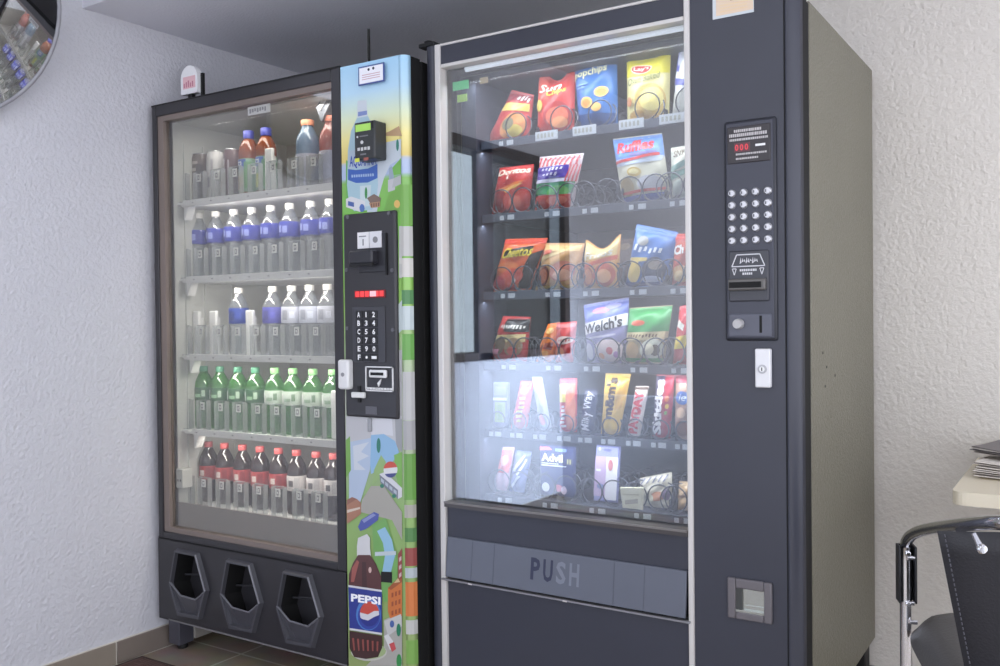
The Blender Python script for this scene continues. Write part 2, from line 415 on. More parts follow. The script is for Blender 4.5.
# upper part: hills, water, village
A((205, 165, 120), [(378, 136), (390, 131), (399, 126), (402, 136)])
A((214, 226, 236), [(383, 143), (401, 139), (401, 158), (390, 165), (384, 178), (379, 196), (377, 212), (367, 212), (371, 190), (376, 168)])
A((40, 130, 110), E_(397.5, 145, 1.4, 6))
A((112, 190, 70), [(392, 168), (401, 158), (401, 174), (390, 176)]); A((150, 170, 190), [(389, 168), (392, 166), (394, 178), (389, 180)])
A((205, 205, 210), [(388, 180), (395, 178), (395, 190), (388, 192)]); A((186, 190, 190), [(394, 178), (401, 175), (401, 184), (392, 188)])
A((110, 175, 62), [(388, 196), (401, 184), (401, 212), (384, 211)]); A((240, 190, 90), E_(397, 204, 3, 4))
A((96, 180, 70), [(346, 160), (354, 165), (352, 200), (346, 205)])
# water bottle picture
A((222, 232, 242), [(357.5, 101), (366.5, 100), (367, 110), (368, 116), (357, 118)]); A((120, 140, 205), [(358, 112), (367, 110.5), (367, 114.5), (358, 116.5)])
A((176, 214, 228), [(357, 118), (368, 116), (374, 130), (377, 150), (378, 185), (376, 204), (372, 210), (354, 211), (349, 204), (347, 185), (348, 150), (351, 131)])
A((214, 232, 236), [(360, 186), (371, 185), (370, 206), (360, 207)]); A((186, 206, 226), [(349, 151), (377, 147), (377.5, 166), (348, 169)])
A((46, 92, 190), [(348, 169), (356, 170), (368, 168.5), (377.5, 164), (377.5, 178), (368, 182.5), (356, 183), (348, 180)])
AT((44, 70, 160), 'AQUAFINA', 349.5, 169, 376.5, 156, -2, bold=.02)
for k in range(10): A((170, 200, 240), [(351.5 + 2.3 * k, 177.6 - .15 * k), (353 + 2.3 * k, 177.5 - .15 * k), (353 + 2.3 * k, 175 - .15 * k), (351.5 + 2.3 * k, 174.6 - .15 * k)])
A((40, 140, 60), E_(366, 193, 1.3, 6))
A((236, 238, 240), [(346, 199), (351, 196.5), (365, 201), (365, 208), (360, 212), (346, 207)]); A((60, 90, 170), [(348, 201), (354, 202.5), (354, 207), (348, 205.5)]); A((70, 110, 190), E_(362, 208, 2.6, 4))
A((120, 96, 84), [(367, 198), (374, 194), (381, 198), (380, 202), (370, 203)]); A((190, 140, 100), [(369, 203), (380, 201.5), (380, 207), (371, 208)])
for k in range(4): A((110, 70, 60), [(371 + 2.3 * k, 203.6 - .3 * k), (372.2 + 2.3 * k, 203.4 - .3 * k), (372.2 + 2.3 * k, 207 - .3 * k), (371 + 2.3 * k, 207.2 - .3 * k)])
# right of the control plate
A((206, 204, 200), [(399, 226), (402, 226), (402, 278), (399, 278)]); A((226, 222, 212), [(399, 258), (402, 258), (402, 264), (399, 264)])
A((210, 224, 226), [(398, 305), (402, 300), (402, 330), (398, 334)]); A((190, 190, 190), [(398.5, 350), (402, 350), (402, 420), (398.5, 420)])
# below the plate: pale buildings, lake, bus with a red-white-blue ball
A((206, 206, 210), [(346, 416), (402, 416), (402, 445), (392, 452), (370, 452), (346, 462)])
A((228, 230, 236), [(366, 420), (392, 418), (393, 436), (381, 434), (372, 436)]); A((160, 162, 165), [(395, 419), (402, 419), (402, 452), (396, 446)])
A((146, 196, 236), [(371, 435), (384, 434), (395, 441), (399, 452), (390, 466), (380, 470), (371, 474), (369, 452)])
A((190, 210, 236), [(349, 442), (371, 438), (370, 470), (364, 490), (358, 510), (349, 520)]); A((222, 230, 240), [(353, 446), (369, 442), (361, 452), (369, 456), (357, 462), (366, 470), (354, 470)])
A((150, 190, 110), [(374, 470), (381, 455), (386, 462), (384, 474), (372, 485)]); A((26, 116, 92), E_(378.6, 445.5, 2, 7.5))
A((118, 178, 70), [(346, 440), (350, 436), (351, 470), (346, 478)])
A((176, 172, 160), [(362, 500), (371, 486), (384, 486), (402, 512), (402, 540), (392, 520), (372, 515), (360, 512)])
A((120, 186, 70), [(394, 455), (402, 452), (402, 500), (396, 476)]); A((232, 234, 238), [(379.5, 474), (385, 472), (402, 488), (402, 497), (398, 499), (381, 482)])
A((120, 126, 140), [(379.5, 474.5), (398, 490), (398, 499), (380.5, 483)])
for k in range(4): A((190, 200, 214), [(381 + 4.2 * k, 478 + 3.6 * k), (384 + 4.2 * k, 480.4 + 3.6 * k), (384 + 4.2 * k, 484 + 3.6 * k), (381 + 4.2 * k, 481.4 + 3.6 * k)])
A((30, 120, 90), E_(382, 486, 2, 2)); A((30, 120, 90), E_(394, 496, 2, 2))
A((240, 240, 242), E_(390.5, 469.5, 7, 8)); A((222, 70, 52), E_(390.5, 469.5, 7, 8, 16, PI + .12, 2 * PI - .12)); A((50, 60, 130), E_(390.5, 469.8, 6.8, 7.8, 16, .42, PI - .42))
# brick houses, car, river, road
A((112, 178, 84), [(372, 524), (386, 518), (398, 560), (396, 600), (384, 602), (374, 560)])
A((150, 206, 240), [(377, 531), (385, 527), (392, 540), (395, 556), (391, 572), (382, 574), (385, 556), (383, 543)]); A((206, 220, 228), [(375, 552), (396, 551), (396, 555), (375, 556)])
A((180, 120, 92), [(346.5, 503), (357, 499), (361, 503), (361, 514), (347, 524)]); A((150, 96, 76), [(346.5, 500), (352, 497), (357, 499), (347, 505)]); A((232, 214, 196), [(347, 510), (360, 507), (360, 509), (347, 513)])
A((70, 84, 176), [(358, 527), (361, 520), (374, 512), (379, 514), (378, 520), (366, 529), (360, 531)]); A((140, 150, 210), [(362, 520), (373, 513.5), (376, 515), (364, 523)])
A((150, 60, 54), [(398, 554), (402, 548), (402, 582), (398, 585)])
for k in range(3): A((222, 190, 190), [(399, 558 + 8 * k), (401.4, 556 + 8 * k), (401.4, 560 + 8 * k), (399, 562 + 8 * k)])
A((186, 184, 176), [(384, 620), (402, 612), (402, 666), (366, 666), (384, 648)])
A((226, 118, 52), [(388, 588), (402, 580), (402, 616), (391, 621), (388, 612)]); A((170, 84, 44), [(388, 588), (396, 580), (402, 578), (402, 582), (391, 590)]); A((228, 196, 140), [(394, 583), (398, 578), (400, 582)])
for r_ in range(3):
    for k in range(3): A((164, 70, 40), [(391.5 + 3.5 * k, 593 + 9 * r_ - 1.2 * k), (393.4 + 3.5 * k, 592.4 + 9 * r_ - 1.2 * k), (393.4 + 3.5 * k, 597 + 9 * r_ - 1.2 * k), (391.5 + 3.5 * k, 597.6 + 9 * r_ - 1.2 * k)])
A((216, 216, 214), [(384, 621), (401, 614), (402, 626), (388, 636)]); A((64, 96, 170), E_(392, 624, 2.2, 3.6)); A((28, 130, 90), E_(401 - 2.4, 630, 2.2, 6.5)); A((44, 150, 70), E_(399, 661, 2.6, 7))
A((240, 240, 240), [(384, 636), (388, 634), (393, 641), (394, 648), (390, 650)]); A((214, 70, 74), [(389, 644), (394, 642), (396, 649), (392, 652)])
A((8, 8, 10), [(381, 571.5), (392, 572), (392, 583), (381, 582)])
# cola bottle picture
A((214, 214, 200), E_(369, 652, 18, 9)); A((170, 196, 130), E_(369, 651, 17, 8))
A((232, 232, 234), [(358, 538), (367, 534), (370, 538), (370, 548), (371, 556), (357, 556), (357, 546)])
A((84, 44, 44), [(358, 555), (370, 555), (376, 564), (381, 576), (381.5, 592), (348.5, 588), (349, 574), (353, 563)])
A((168, 84, 76), [(352, 568), (357, 560), (359, 562), (354, 582), (351, 582)]); A((236, 200, 190), E_(370, 570, 1.5, 3)); A((60, 34, 36), [(362, 562), (366, 562), (367, 588), (362, 588)])
A((236, 236, 240), [(348.3, 585), (381.8, 590), (382, 635), (349.5, 630)])
A((38, 52, 150), [(348.3, 587), (381.8, 592), (382, 633), (349.5, 628)])
A((70, 130, 214), E_(368.5, 614.5, 12.5, 16)); A((44, 64, 168), E_(369, 616, 11.2, 13.6))
A((240, 240, 244), E_(369.5, 614, 9.6, 12)); A((226, 74, 58), E_(369.5, 613.5, 9.6, 12, 16, PI + .1, 2 * PI - .05)[:-1] + [(379, 611), (374, 611), (368, 614.5), (362, 613)])
A((34, 44, 140), [(379.1, 615), (374, 617), (368, 620.5), (362, 619), (360, 617)] + E_(369.5, 614.5, 9.6, 12, 12, .0, PI)[::-1][1:-1])
AT((248, 248, 250), 'PEPSI', 351, 601.5, 380.5, 593.5, 3.6, bold=.04)
A((60, 34, 34), [(349.5, 631), (382, 636), (382, 648), (378, 657), (366, 659), (354, 657), (349.5, 648)])
for k in range(6): A((150, 70, 62), [(352 + 4.9 * k, 638 + .7 * k), (354 + 4.9 * k, 638 + .7 * k), (355 + 4.6 * k, 650 + .3 * k), (353.6 + 4.6 * k, 651)])
def edge_print(col, y0, y1):             # the picture runs on round the edge of the panel
    z0, z1 = at(406, y1, PY).z, at(406, y0, PY).z
    P = [(PX1 + .0004, PY - .0006), (PX1 + .010, PY + .0014), (PX1 + .0206, PY + .0094), (PX1 + .0248, PY + .021)]
    b.use(K(tuple(int(v * .76 + 30) for v in col), .3))
    for (xa, ya), (xb, yb_) in zip(P[:-1], P[1:]): b.flat([(xa, ya, z0), (xb, yb_, z0), (xb, yb_, z1), (xa, ya, z1)])
for c_, ya_, yb_ in (((110, 175, 62), 184, 225), ((206, 204, 200), 226, 256), ((226, 222, 212), 258, 277), ((60, 130, 60), 290, 304), ((206, 220, 222), 306, 330), ((96, 170, 60), 334, 360), ((196, 196, 194), 372, 420), ((170, 170, 172), 421, 450), ((96, 160, 54), 454, 500), ((176, 172, 160), 505, 518), ((70, 130, 60), 528, 542), ((150, 60, 54), 548, 566), ((190, 200, 206), 568, 578), ((226, 118, 52), 582, 616), ((206, 206, 200), 620, 634), ((120, 176, 70), 640, 664)):
    edge_print(c_, ya_, yb_)
b.build('picture_panel', bev, normals=False)
# sticker and card reader
b = B().use(K((70, 90, 150))); p, q = at(361, 65.5, PY), at(387, 82, PY)
b.box(p.x, q.x, PY - .012, PY - .0096, q.z, p.z - .008); b.use(K((238, 238, 244))).box(p.x + .004, q.x - .004, PY - .0126, PY - .0116, q.z + .004, p.z - .012)
b.use(K((40, 44, 60))).disc_y((p.x + q.x) / 2 - .008, p.z - .020, PY - .0124, PY - .0131, .004, 10).disc_y((p.x + q.x) / 2 + .009, p.z - .019, PY - .0124, PY - .0131, .004, 10)
b.use(K((200, 160, 170)))
for k in range(3): b.box(p.x + .014, q.x - .014, PY - .0129, PY - .0122, p.z - .034 - .006 * k, p.z - .032 - .006 * k)
b.use(K((70, 90, 150))).box((p.x + q.x) / 2 - .03, (p.x + q.x) / 2 + .03, PY - .010, PY - .0005, q.z + .01, p.z - .02)
b.build('panel_sticker', bev)
b = B().use(mat('reader_black', (50, 52, 54), .4)); RY = PY - .05
c1, c2 = at(354, 123, RY), at(375, 158, RY)
b.box(c1.x, c2.x, RY, PY, c2.z, c1.z, .004)
b.use(DARK).box(c2.x - .010, c2.x - .004, RY - .001, RY + .003, c1.z - .022, c1.z - .002)
b.build('card_reader', bev); cr_ = bpy.data.objects['card_reader']
b = B().use(mat('green_screen', (150, 196, 90), .3, emit=.25)); b.box(c1.x + .006, c2.x - .014, RY - .0012, RY + .001, c1.z - .026, c1.z - .007); b.build('screen', cr_)
b = B().use(K((205, 205, 205)))
for k in range(4): b.box(c1.x + .012 + .012 * k, c1.x + .020 + .012 * k, RY - .001, RY + .001, c1.z - .078 - .001 * (k % 2), c1.z - .070)
b.disc_y(c1.x + .028, c1.z - .056, RY, RY - .001, .005, 12); b.disc_y(c1.x + .012, c1.z - .040, RY, RY - .001, .003, 10); b.use(K((120, 120, 124))).box(c1.x + .02, c1.x + .05, RY - .001, RY + .001, c1.z - .041, c1.z - .038); b.box(c1.x + .022, c1.x + .042, RY - .001, RY + .001, c1.z - .091, c1.z - .087)
b.use(K((214, 220, 80))).box(c1.x + .002, c1.x + .017, RY - .001, RY + .001, c1.z - .108, c1.z - .098); b.use(K((160, 90, 80))).box(c1.x + .034, c1.x + .05, RY - .001, RY + .001, c1.z - .107, c1.z - .099)
b.build('reader_buttons', cr_)
# control plate
CP0, CP1, CZ0, CZ1 = -.282, -.092, .840, 1.412; CY = PY - .012
b = B().use(BEVBLACK); b.box(CP0, CP1, CY, PY + .01, CZ0, CZ1, .006)
for x, z in ((CP0 + .012, 1.255), (CP1 - .012, 1.248), (CP0 + .012, 1.09), (CP1 - .012, 1.085), (CP0 + .02, CZ1 - .008), (CP1 - .02, CZ1 - .008)):
    b.use(K((96, 96, 102), .3)).disc_y(x, z, CY, CY - .003, .0055, 10)
cp = b.build('control_plate', bev)
b = B().use(K((44, 44, 50), .35)); b.box(-.222, -.122, CY - .004, CY, 1.245, 1.352, .002); b.box(-.236, -.150, CY - .03, CY - .003, 1.268, 1.305, .005); b.use(DARK).box(-.232, -.15, CY - .031, CY - .02, 1.262, 1.269); b.box(-.124, -.119, CY - .006, CY, 1.236, 1.35)
b.use(K((226, 226, 226))).box(-.222, -.180, CY - .007, CY - .003, 1.312, 1.357); b.use(K((214, 214, 218))).box(-.178, -.136, CY - .007, CY - .003, 1.312, 1.357)
b.use(K((130, 130, 134))).box(-.203, -.199, CY - .0076, CY - .0066, 1.320, 1.338).disc_y(-.157, 1.334, CY - .0066, CY - .0076, .009, 14).box(-.216, -.19, CY - .0076, CY - .0066, 1.344, 1.347)
b.build('coin_acceptor', cp)
b = B().use(K((120, 30, 34), .3)); b.box(-.240, -.128, CY - .003, CY, 1.174, 1.196, .001); b.use(mat('red_led', (236, 60, 62), .4, emit=.5))
for k in range(6): b.box(-.235 + .0175 * k, -.221 + .0175 * k, CY - .0036, CY - .0028, 1.178, 1.193)
b.use(mat('pink_led', (246, 170, 176), .4, emit=.5)); b.box(-.182, -.160, CY - .004, CY - .0034, 1.178, 1.193)
b.build('display', cp)
b = B().use(K((62, 62, 68), .4)); b.box(-.248, -.130, CY - .003, CY, .995, 1.150, .001); b.build('keypad_plate', cp)
KEYS = ['A12', 'B34', 'C56', 'D78', 'E90', 'F*-']
for r in range(6):
    for c in range(3):
        x, z = -.222 + .0272 * c, 1.128 - .0238 * r
        b = B().use(K((30, 30, 34), .4)); b.box(x - .012, x + .012, CY - .006, CY - .002, z - .0105, z + .0105, .0015)
        b.use(K((240, 240, 240)))
        ch = KEYS[r][c]
        if ch == '-': b.box(x - .009, x + .009, CY - .0066, CY - .0055, z - .004, z + .004)
        elif ch == '*': b.disc_y(x, z, CY - .0058, CY - .0066, .004, 8)
        else: w_ = .0018 if ch == '1' else .0052; b.text_y(ch, x - w_, x + w_, z - .0075, z + .0075, CY - .0063, bold=.03)
        b.build('key', cp)
b = B().use(K((228, 228, 228))); x0, x1, z0, z1 = -.203, -.104, .915, .984
for q in ((x0, x1, z0, z0 + .003), (x0, x1, z1 - .003, z1), (x0, x0 + .003, z0, z1), (x1 - .003, x1, z0, z1)): b.box(q[0], q[1], CY - .0035, CY, q[2], q[3])
b.box(-.186, -.124, CY - .010, CY, .953, .975, .004); b.use(DARK).box(-.178, -.132, CY - .0108, CY - .0095, .960, .968); b.use(K((228, 228, 228))).prism([(-.160, .938), (-.146, .950), (-.150, .938), (-.156, .928)], CY, CY - .0035)
for k in range(9): b.box(-.197 + .0102 * k, -.190 + .0102 * k, CY - .0035, CY, .9195, .9255)
b.build('bill_slot', cp)
b = B().use(K((222, 222, 222), .35)); b.box(-.293, -.252, CY - .020, CY + .01, .918, 1.002, .007); b.use(K((150, 150, 154))).disc_y(-.272, .96, CY - .0195, CY - .0215, .006, 12); b.build('lock_housing', cp)
b = B().use(K((224, 224, 222), .35)); b.box(-.250, -.203, CY - .012, CY, .895, .911, .003); b.use(DARK).box(-.232, -.222, CY - .004, CY, .882, .928); b.build('coin_return_lever', cp)
b = B().use(K((92, 92, 98), .4)); b.box(-.205, -.165, CY - .002, CY, .850, .872); b.build('badge', cp)
b = B().use(K((150, 152, 156), .3)); q = at(371, 421, PY); b.box(q.x - .006, q.x + .006, PY - .010, PY, .800, .838, .002); b.build('latch_tab', bev)
# antennas on top
b = B().use(DARK); p = at(369, 57, .05); b.tube([(p.x, .05, 1.826), (p.x, .05, 1.97)], [.0045, .0035], 8); b.lathe([(.009, 1.825), (.009, 1.835), (.004, 1.84)], 10, (p.x, .05, 0)); b.build('antenna', bev)

# ---- what stands on top of the drinks machine
t = thing('display_tag', 'small white round-topped tag with pink print standing on the drinks machine, left end', 'tag', (-1.02, .03, 1.826))
p0, p1 = at(183, 96, .02), at(199, 64, .02)
w_ = (p1.x - p0.x) / 2; cx = (p0.x + p1.x) / 2; zt_ = p1.z; zb_ = p0.z
out = [(cx - w_, zb_), (cx + w_, zb_)] + [(cx + w_ * math.cos(a), zt_ - w_ + w_ * math.sin(a)) for a in [PI * k / 12 for k in range(13)]]
b = B().use(K((240, 240, 242))); b.prism(out, .032, .012)
b.build('tag_body', t)
b = B().use(K((232, 190, 196))); b.box(cx - w_ * .7, cx + w_ * .75, .0108, .0125, zb_ + .018, zb_ + .058); b.use(K((196, 124, 144)))
for k in range(5): b.box(cx - w_ * .6 + k * w_ * .25, cx - w_ * .48 + k * w_ * .25, .0102, .0112, zb_ + .022, zb_ + .036 + .004 * (k % 3))
b.build('pink_print', t)
b = B().use(DARK); b.box(cx - .008, cx + .012, .014, .028, 1.826, zb_ + .004); b.box(cx - .02, cx + .03, .005, .05, 1.8255, 1.831, .002); b.build('foot', t)
b = B().use(DARK); q = at(203, 96, .03); b.box(q.x - .005, q.x + .005, .025, .035, 1.826, at(203, 73, .03).z); b.build('post', t)

# ================================================================== SNACK MACHINE
snk = thing('snack_vending_machine', 'large charcoal snack vending machine with silver-trimmed window, nearest the chair', 'vending machine', (.47, .4, 0))
b = B().use(OLIVE)
b.box(-.035, .0, .09, .79, .172, 1.8165); b.box(.935, .970, .09, .79, .172, 1.8165, .003); b.box(.0, .935, .765, .79, .172, 1.8165)
b.box(.0, .935, .09, .765, 1.79, 1.8165); b.box(.0, .935, .09, .765, .172, .20)
b.use(GAP)
for q in ((-.030, .012, .18, 1.81), (.75, .968, .18, 1.81), (.012, .75, 1.79, 1.81), (.012, .75, .18, .555)): b.box(q[0], q[1], .072, .092, q[2], q[3])
b.box((.937), (.937) + .031, .029, .074, .10, 1.86)
b.use(DARK)
for dx, dz in ((.25, 1.02), (.34, .985), (.30, .94), (.55, .96)): b.box(.9695, .9705, .09 + dx * .4, .098 + dx * .4, dz, dz + .006)
cab = b.build('cabinet', snk)
b = B().use(SNACKIN)
b.box(.012, .060, .095, .70, .56, 1.79); b.box(.735, .750, .095, .70, .56, 1.79); b.box(.03, .735, .69, .70, .56, 1.79); b.box(.03, .735, .095, .69, 1.775, 1.79); b.box(.03, .735, .095, .69, .555, .57)
b.build('interior_liner', snk)
# door: charcoal face built as bars around the window
DX0, DX1, DZ1 = -.006, .937, 1.8615
b = B().use(DOOR)
b.box(.724, DX1, .0, .072, .10, DZ1); b.box(.012, .710, .0, .072, 1.806, DZ1 - .004); b.box(.012, .710, .004, .072, .515, .598); b.box(.012, .710, .004, .072, .10, .398)
b.box(.012, .710, .03, .072, .398, .515)
RIM = [(DX1, .0), (DX1 + .012, .001), (DX1 + .029, .018), (DX1 + .034, .030), (DX1, .030)]
b.rings([[Vector((x, y, z)) for x, y in RIM] for z in (.10, DZ1)])
RIML = [(-.006, .0), (-.034, .0), (-.039, .005), (-.040, .050), (-.006, .050)]
b.rings([[Vector((x, y, z)) for x, y in RIML] for z in (.10, DZ1)])
b.use(GAP).box(DX1 + .0005, DX1 + .003, -.0005, .002, .10, DZ1)
b.build('door', snk)
b = B().use(SILVER)
b.box(-.006, .012, -.006, .03, .10, DZ1, .003); b.box(.710, .724, -.006, .03, .10, DZ1, .003)
b.box(.012, .710, -.004, .03, DZ1 - .006, DZ1, .001); b.box(.012, .710, -.004, .03, 1.796, 1.806, .002)
b.build('window_trim', snk)
b = B().use(K((70, 66, 66), .3)); b.prism([(.012, .600), (.710, .600), (.710, .614), (.012, .614)], .03, -.010); b.use(K((116, 112, 110), .3)).box(.012, .710, -.012, -.008, .610, .615); b.build('window_sill', snk)
b = B().use(GLASS); b.box(.012, .710, .020, .024, .612, 1.796); b.build('glass_pane', snk)
# lamp across the top inside
b = B().use(mat('lamp_tube', (236, 240, 250), .4, emit=.45)); b.tube([(.06, .050, 1.797), (.70, .050, 1.797)], .008, 10); b.build('lamp_tube', snk)
# delivery flap with PUSH, tilted
FM = Matrix.Translation((0, 0, .405)) @ Matrix.Rotation(math.radians(-7), 4, 'X')
b = B().use(mat('flap_grey', (92, 96, 108), .4, var=.06)); b.box(.016, .706, -.016, -.008, .003, .112, .002, M=FM)
for x in (.10, .17, .52, .60): b.use(K((76, 79, 90), .4)).box(x, x + .0012, -.0166, -.0158, .004, .111, M=FM)
flap = b.build('delivery_flap', snk)
b = B()
for s, x, c in (('P', .285, (44, 48, 72)), ('U', .322, (44, 48, 72)), ('S', .360, (118, 123, 136)), ('H', .398, (118, 123, 136))):
    b.use(K(c, .5)).text(s, lambda u, v: FM @ Vector((x + .028 * u, -.0168, .034 + .056 * v)), bold=.03)
b.build('push_lettering', flap)
b = B().use(K((128, 128, 132), .3)); b.box(.0, .716, -.012, .01, .398, .403, .001); b.use(GAP).box(.014, .708, .0, .012, .403, .412); b.use(SILVER)
for x in (.09, .38): b.box(x, x + .012, -.013, -.011, .398, .402)
b.build('flap_ledge', snk)
# control panel
KX0, KX1, KZ0, KZ1 = .804, .922, 1.056, 1.549
b = B().use(K((38, 40, 48), .4)); b.box(KX0, KX1, -.008, .01, KZ0, KZ1, .006); b.use(mat('control_face', (58, 60, 72), .4)); b.box(KX0 + .006, KX1 - .006, -.0105, -.006, KZ0 + .006, KZ1 - .006, .003)
kp = b.build('control_panel', snk)
b = B().use(K((44, 40, 44), .3)); b.box(.814, .911, -.0125, -.009, 1.452, 1.534, .004)
b.use(K((190, 186, 186)))
def words_line(b, x0, x1, z, h, n, y):
    r = random.Random(int(z * 1e4)); x = x0
    while x < x1 - .003:
        w = min(r.uniform(.002, .0045), x1 - x); b.box(x, x + w, y - .0004, y, z, z + h); x += w + .0012
words_line(b, .830, .895, 1.521, .006, 12, -.0125); words_line(b, .819, .907, 1.511, .007, 12, -.0125); words_line(b, .820, .906, 1.502, .005, 12, -.0125)
words_line(b, .834, .906, 1.470, .004, 12, -.0125); words_line(b, .834, .886, 1.460, .004, 12, -.0125); b.use(K((236, 236, 236))).box(.878, .900, -.0130, -.0124, 1.486, 1.491)
b.use(mat('dim_red_led', (206, 60, 70), .4, emit=.3))
for k in range(3): b.text_y('0', .832 + .011 * k, .840 + .011 * k, 1.480, 1.494, -.0129, bold=.02)
b.use(K((96, 50, 58), .4)).box(.830, .866, -.0127, -.0124, 1.477, 1.497)
b.build('display', kp)
BTN = mat('silver_button', (186, 186, 190), .28, .6)
for r in range(5):
    for c in range(4):
        b = B().use(BTN); b.disc_y(.824 + .0268 * c, 1.386 - .0265 * r, -.010, -.017, .0092, 16, .0066); b.use(K((90, 92, 100))).box(.819 + .0268 * c, .822 + .0268 * c, -.0176, -.0168, 1.383 - .0265 * r, 1.389 - .0265 * r); b.build('button', kp)
b = B().use(K((60, 61, 68), .4)); b.box(.816, .906, -.016, -.009, 1.144, 1.257, .003)
b.use(K((206, 206, 210)))
def loop(b, pts, y, w):
    for (x0, z0), (x1, z1) in zip(pts, pts[1:] + pts[:1]):
        d = Vector((x1 - x0, 0, z1 - z0)).normalized(); n = Vector((-d.z, 0, d.x)) * w
        b.flat([Vector((x0, y, z0)) - n, Vector((x1, y, z1)) - n, Vector((x1, y, z1)) + n, Vector((x0, y, z0)) + n])
loop(b, [(.824, 1.222), (.898, 1.222), (.887, 1.248), (.835, 1.248)], -.0164, .0012)
for k in range(9): b.prism([(.842 + .0046 * k, 1.228 + .003 * (k % 3)), (.846 + .0046 * k, 1.230 + .003 * (k % 2)), (.844 + .0046 * k, 1.242 - .002 * (k % 3))], -.016, -.0166)
loop(b, [(.825, 1.217), (.834, 1.217), (.8295, 1.203)], -.0164, .0009); loop(b, [(.887, 1.217), (.896, 1.217), (.8915, 1.203)], -.0164, .0009)
words_line(b, .842, .880, 1.211, .005, 8, -.016); words_line(b, .848, .874, 1.203, .005, 8, -.016)
b.use(K((92, 90, 88), .35)); b.box(.818, .902, -.030, -.014, 1.168, 1.194, .004); b.use(GAP).box(.822, .894, -.0308, -.028, 1.174, 1.187)
b.build('bill_acceptor', kp)
b = B().use(K((86, 88, 100), .4)); b.box(.815, .911, -.013, -.009, 1.066, 1.116, .003); b.use(K((176, 174, 174), .3, )).disc_y(.839, 1.094, -.012, -.030, .0115, 20, .010); b.use(GAP).box(.884, .890, -.0136, -.012, 1.074, 1.112, .002); b.build('coin_slot', kp)
b = B().use(K((224, 224, 226), .35)); b.box(.874, .908, -.016, .0, .953, 1.039, .003); b.use(K((176, 176, 180), .3)).disc_y(.891, .994, -.0155, -.019, .010, 18).use(K((232, 232, 232), .3)).disc_y(.891, .994, -.0185, -.0205, .006, 14).use(DARK).box(.890, .892, -.0212, -.020, .990, .998); b.build('door_lock', snk)
# coin cup
b = B().use(K((104, 100, 104), .35))
x0, x1, z0, z1 = .805, .906, .428, .520; i0, i1, j0, j1 = .824, .888, .445, .498
b.box(x0, i0, -.010, .0, z0, z1, .003); b.box(i1, x1, -.010, .0, z0, z1, .003); b.box(i0, i1, -.010, .0, z0, j0, .003); b.box(i0, i1, -.010, .0, j1, z1, .003)
b.use(mat('steel_cup', (186, 190, 186), .25, .8))
b.box(i0, i1, -.0005, .0005, j0, j1); b.use(K((64, 66, 66), .3)).box(i0, i0 + .014, -.006, -.0003, j0 + .004, j1); b.use(mat('steel_cup', (186, 190, 186), .25, .8)).box(i0 + .02, i1, -.004, -.0003, j0 + .01, j0 + .016)
b.box(i0, i1, -.009, -.0002, j0, j0 + .005)
b.build('coin_cup', snk)
# paper notice taped at the top of the door
b = B().use(K((204, 210, 214))); b.box(.779, .873, -.0015, .0, 1.785, 1.845); b.use(K((222, 200, 176))).box(.787, .872, -.002, -.0014, 1.791, 1.842); b.use(K((226, 200, 160)))
for k in range(3): words_line(b, .797, .862, 1.797 + .007 * k, .003, 10, -.002)
b.use(K((140, 90, 60))).box(.820, .838, -.0024, -.0018, 1.820, 1.826)
b.build('paper_notice', snk)
for lx, ly in ((.0, .12), (.0, .70), (.90, .12), (.90, .70)):
    b = B().use(DARK); b.box(lx, lx + .06, ly, ly + .06, .015, .172, .003); b.lathe([(.022, 0), (.022, .012), (.012, .016)], 14, (lx + .03, ly + .03, 0)); b.build('leg', snk)
b = B().use(DARK); b.box(-.036, -.018, .010, .05, 1.862, 1.868, .002); b.box(-.075, -.02, .012, .045, 1.867, 1.880, .004); b.lathe([(.014, 1.876), (.014, 1.885), (.008, 1.888)], 14, (-.05, .03, 0)); b.build('hinge', snk)
# stickers inside the window, left
for (x0, y0, x1, y1, c) in ((454, 80, 469.5, 91.5, (96, 226, 140)), (458.5, 94, 468, 103, (196, 232, 120)), (481, 77, 489, 84.5, (214, 190, 150))):
    p, q = at(x0, y1, .03), at(x1, y0, .03); b = B().use(K(c)); b.box(p.x, q.x, .0242, .0256, p.z, q.z)
    b.use(K(tuple(int(v * .7) for v in c))); words_line(b, p.x + .004, q.x - .004, (p.z + q.z) / 2, .003, 5, .0250); b.build('window_sticker', snk)

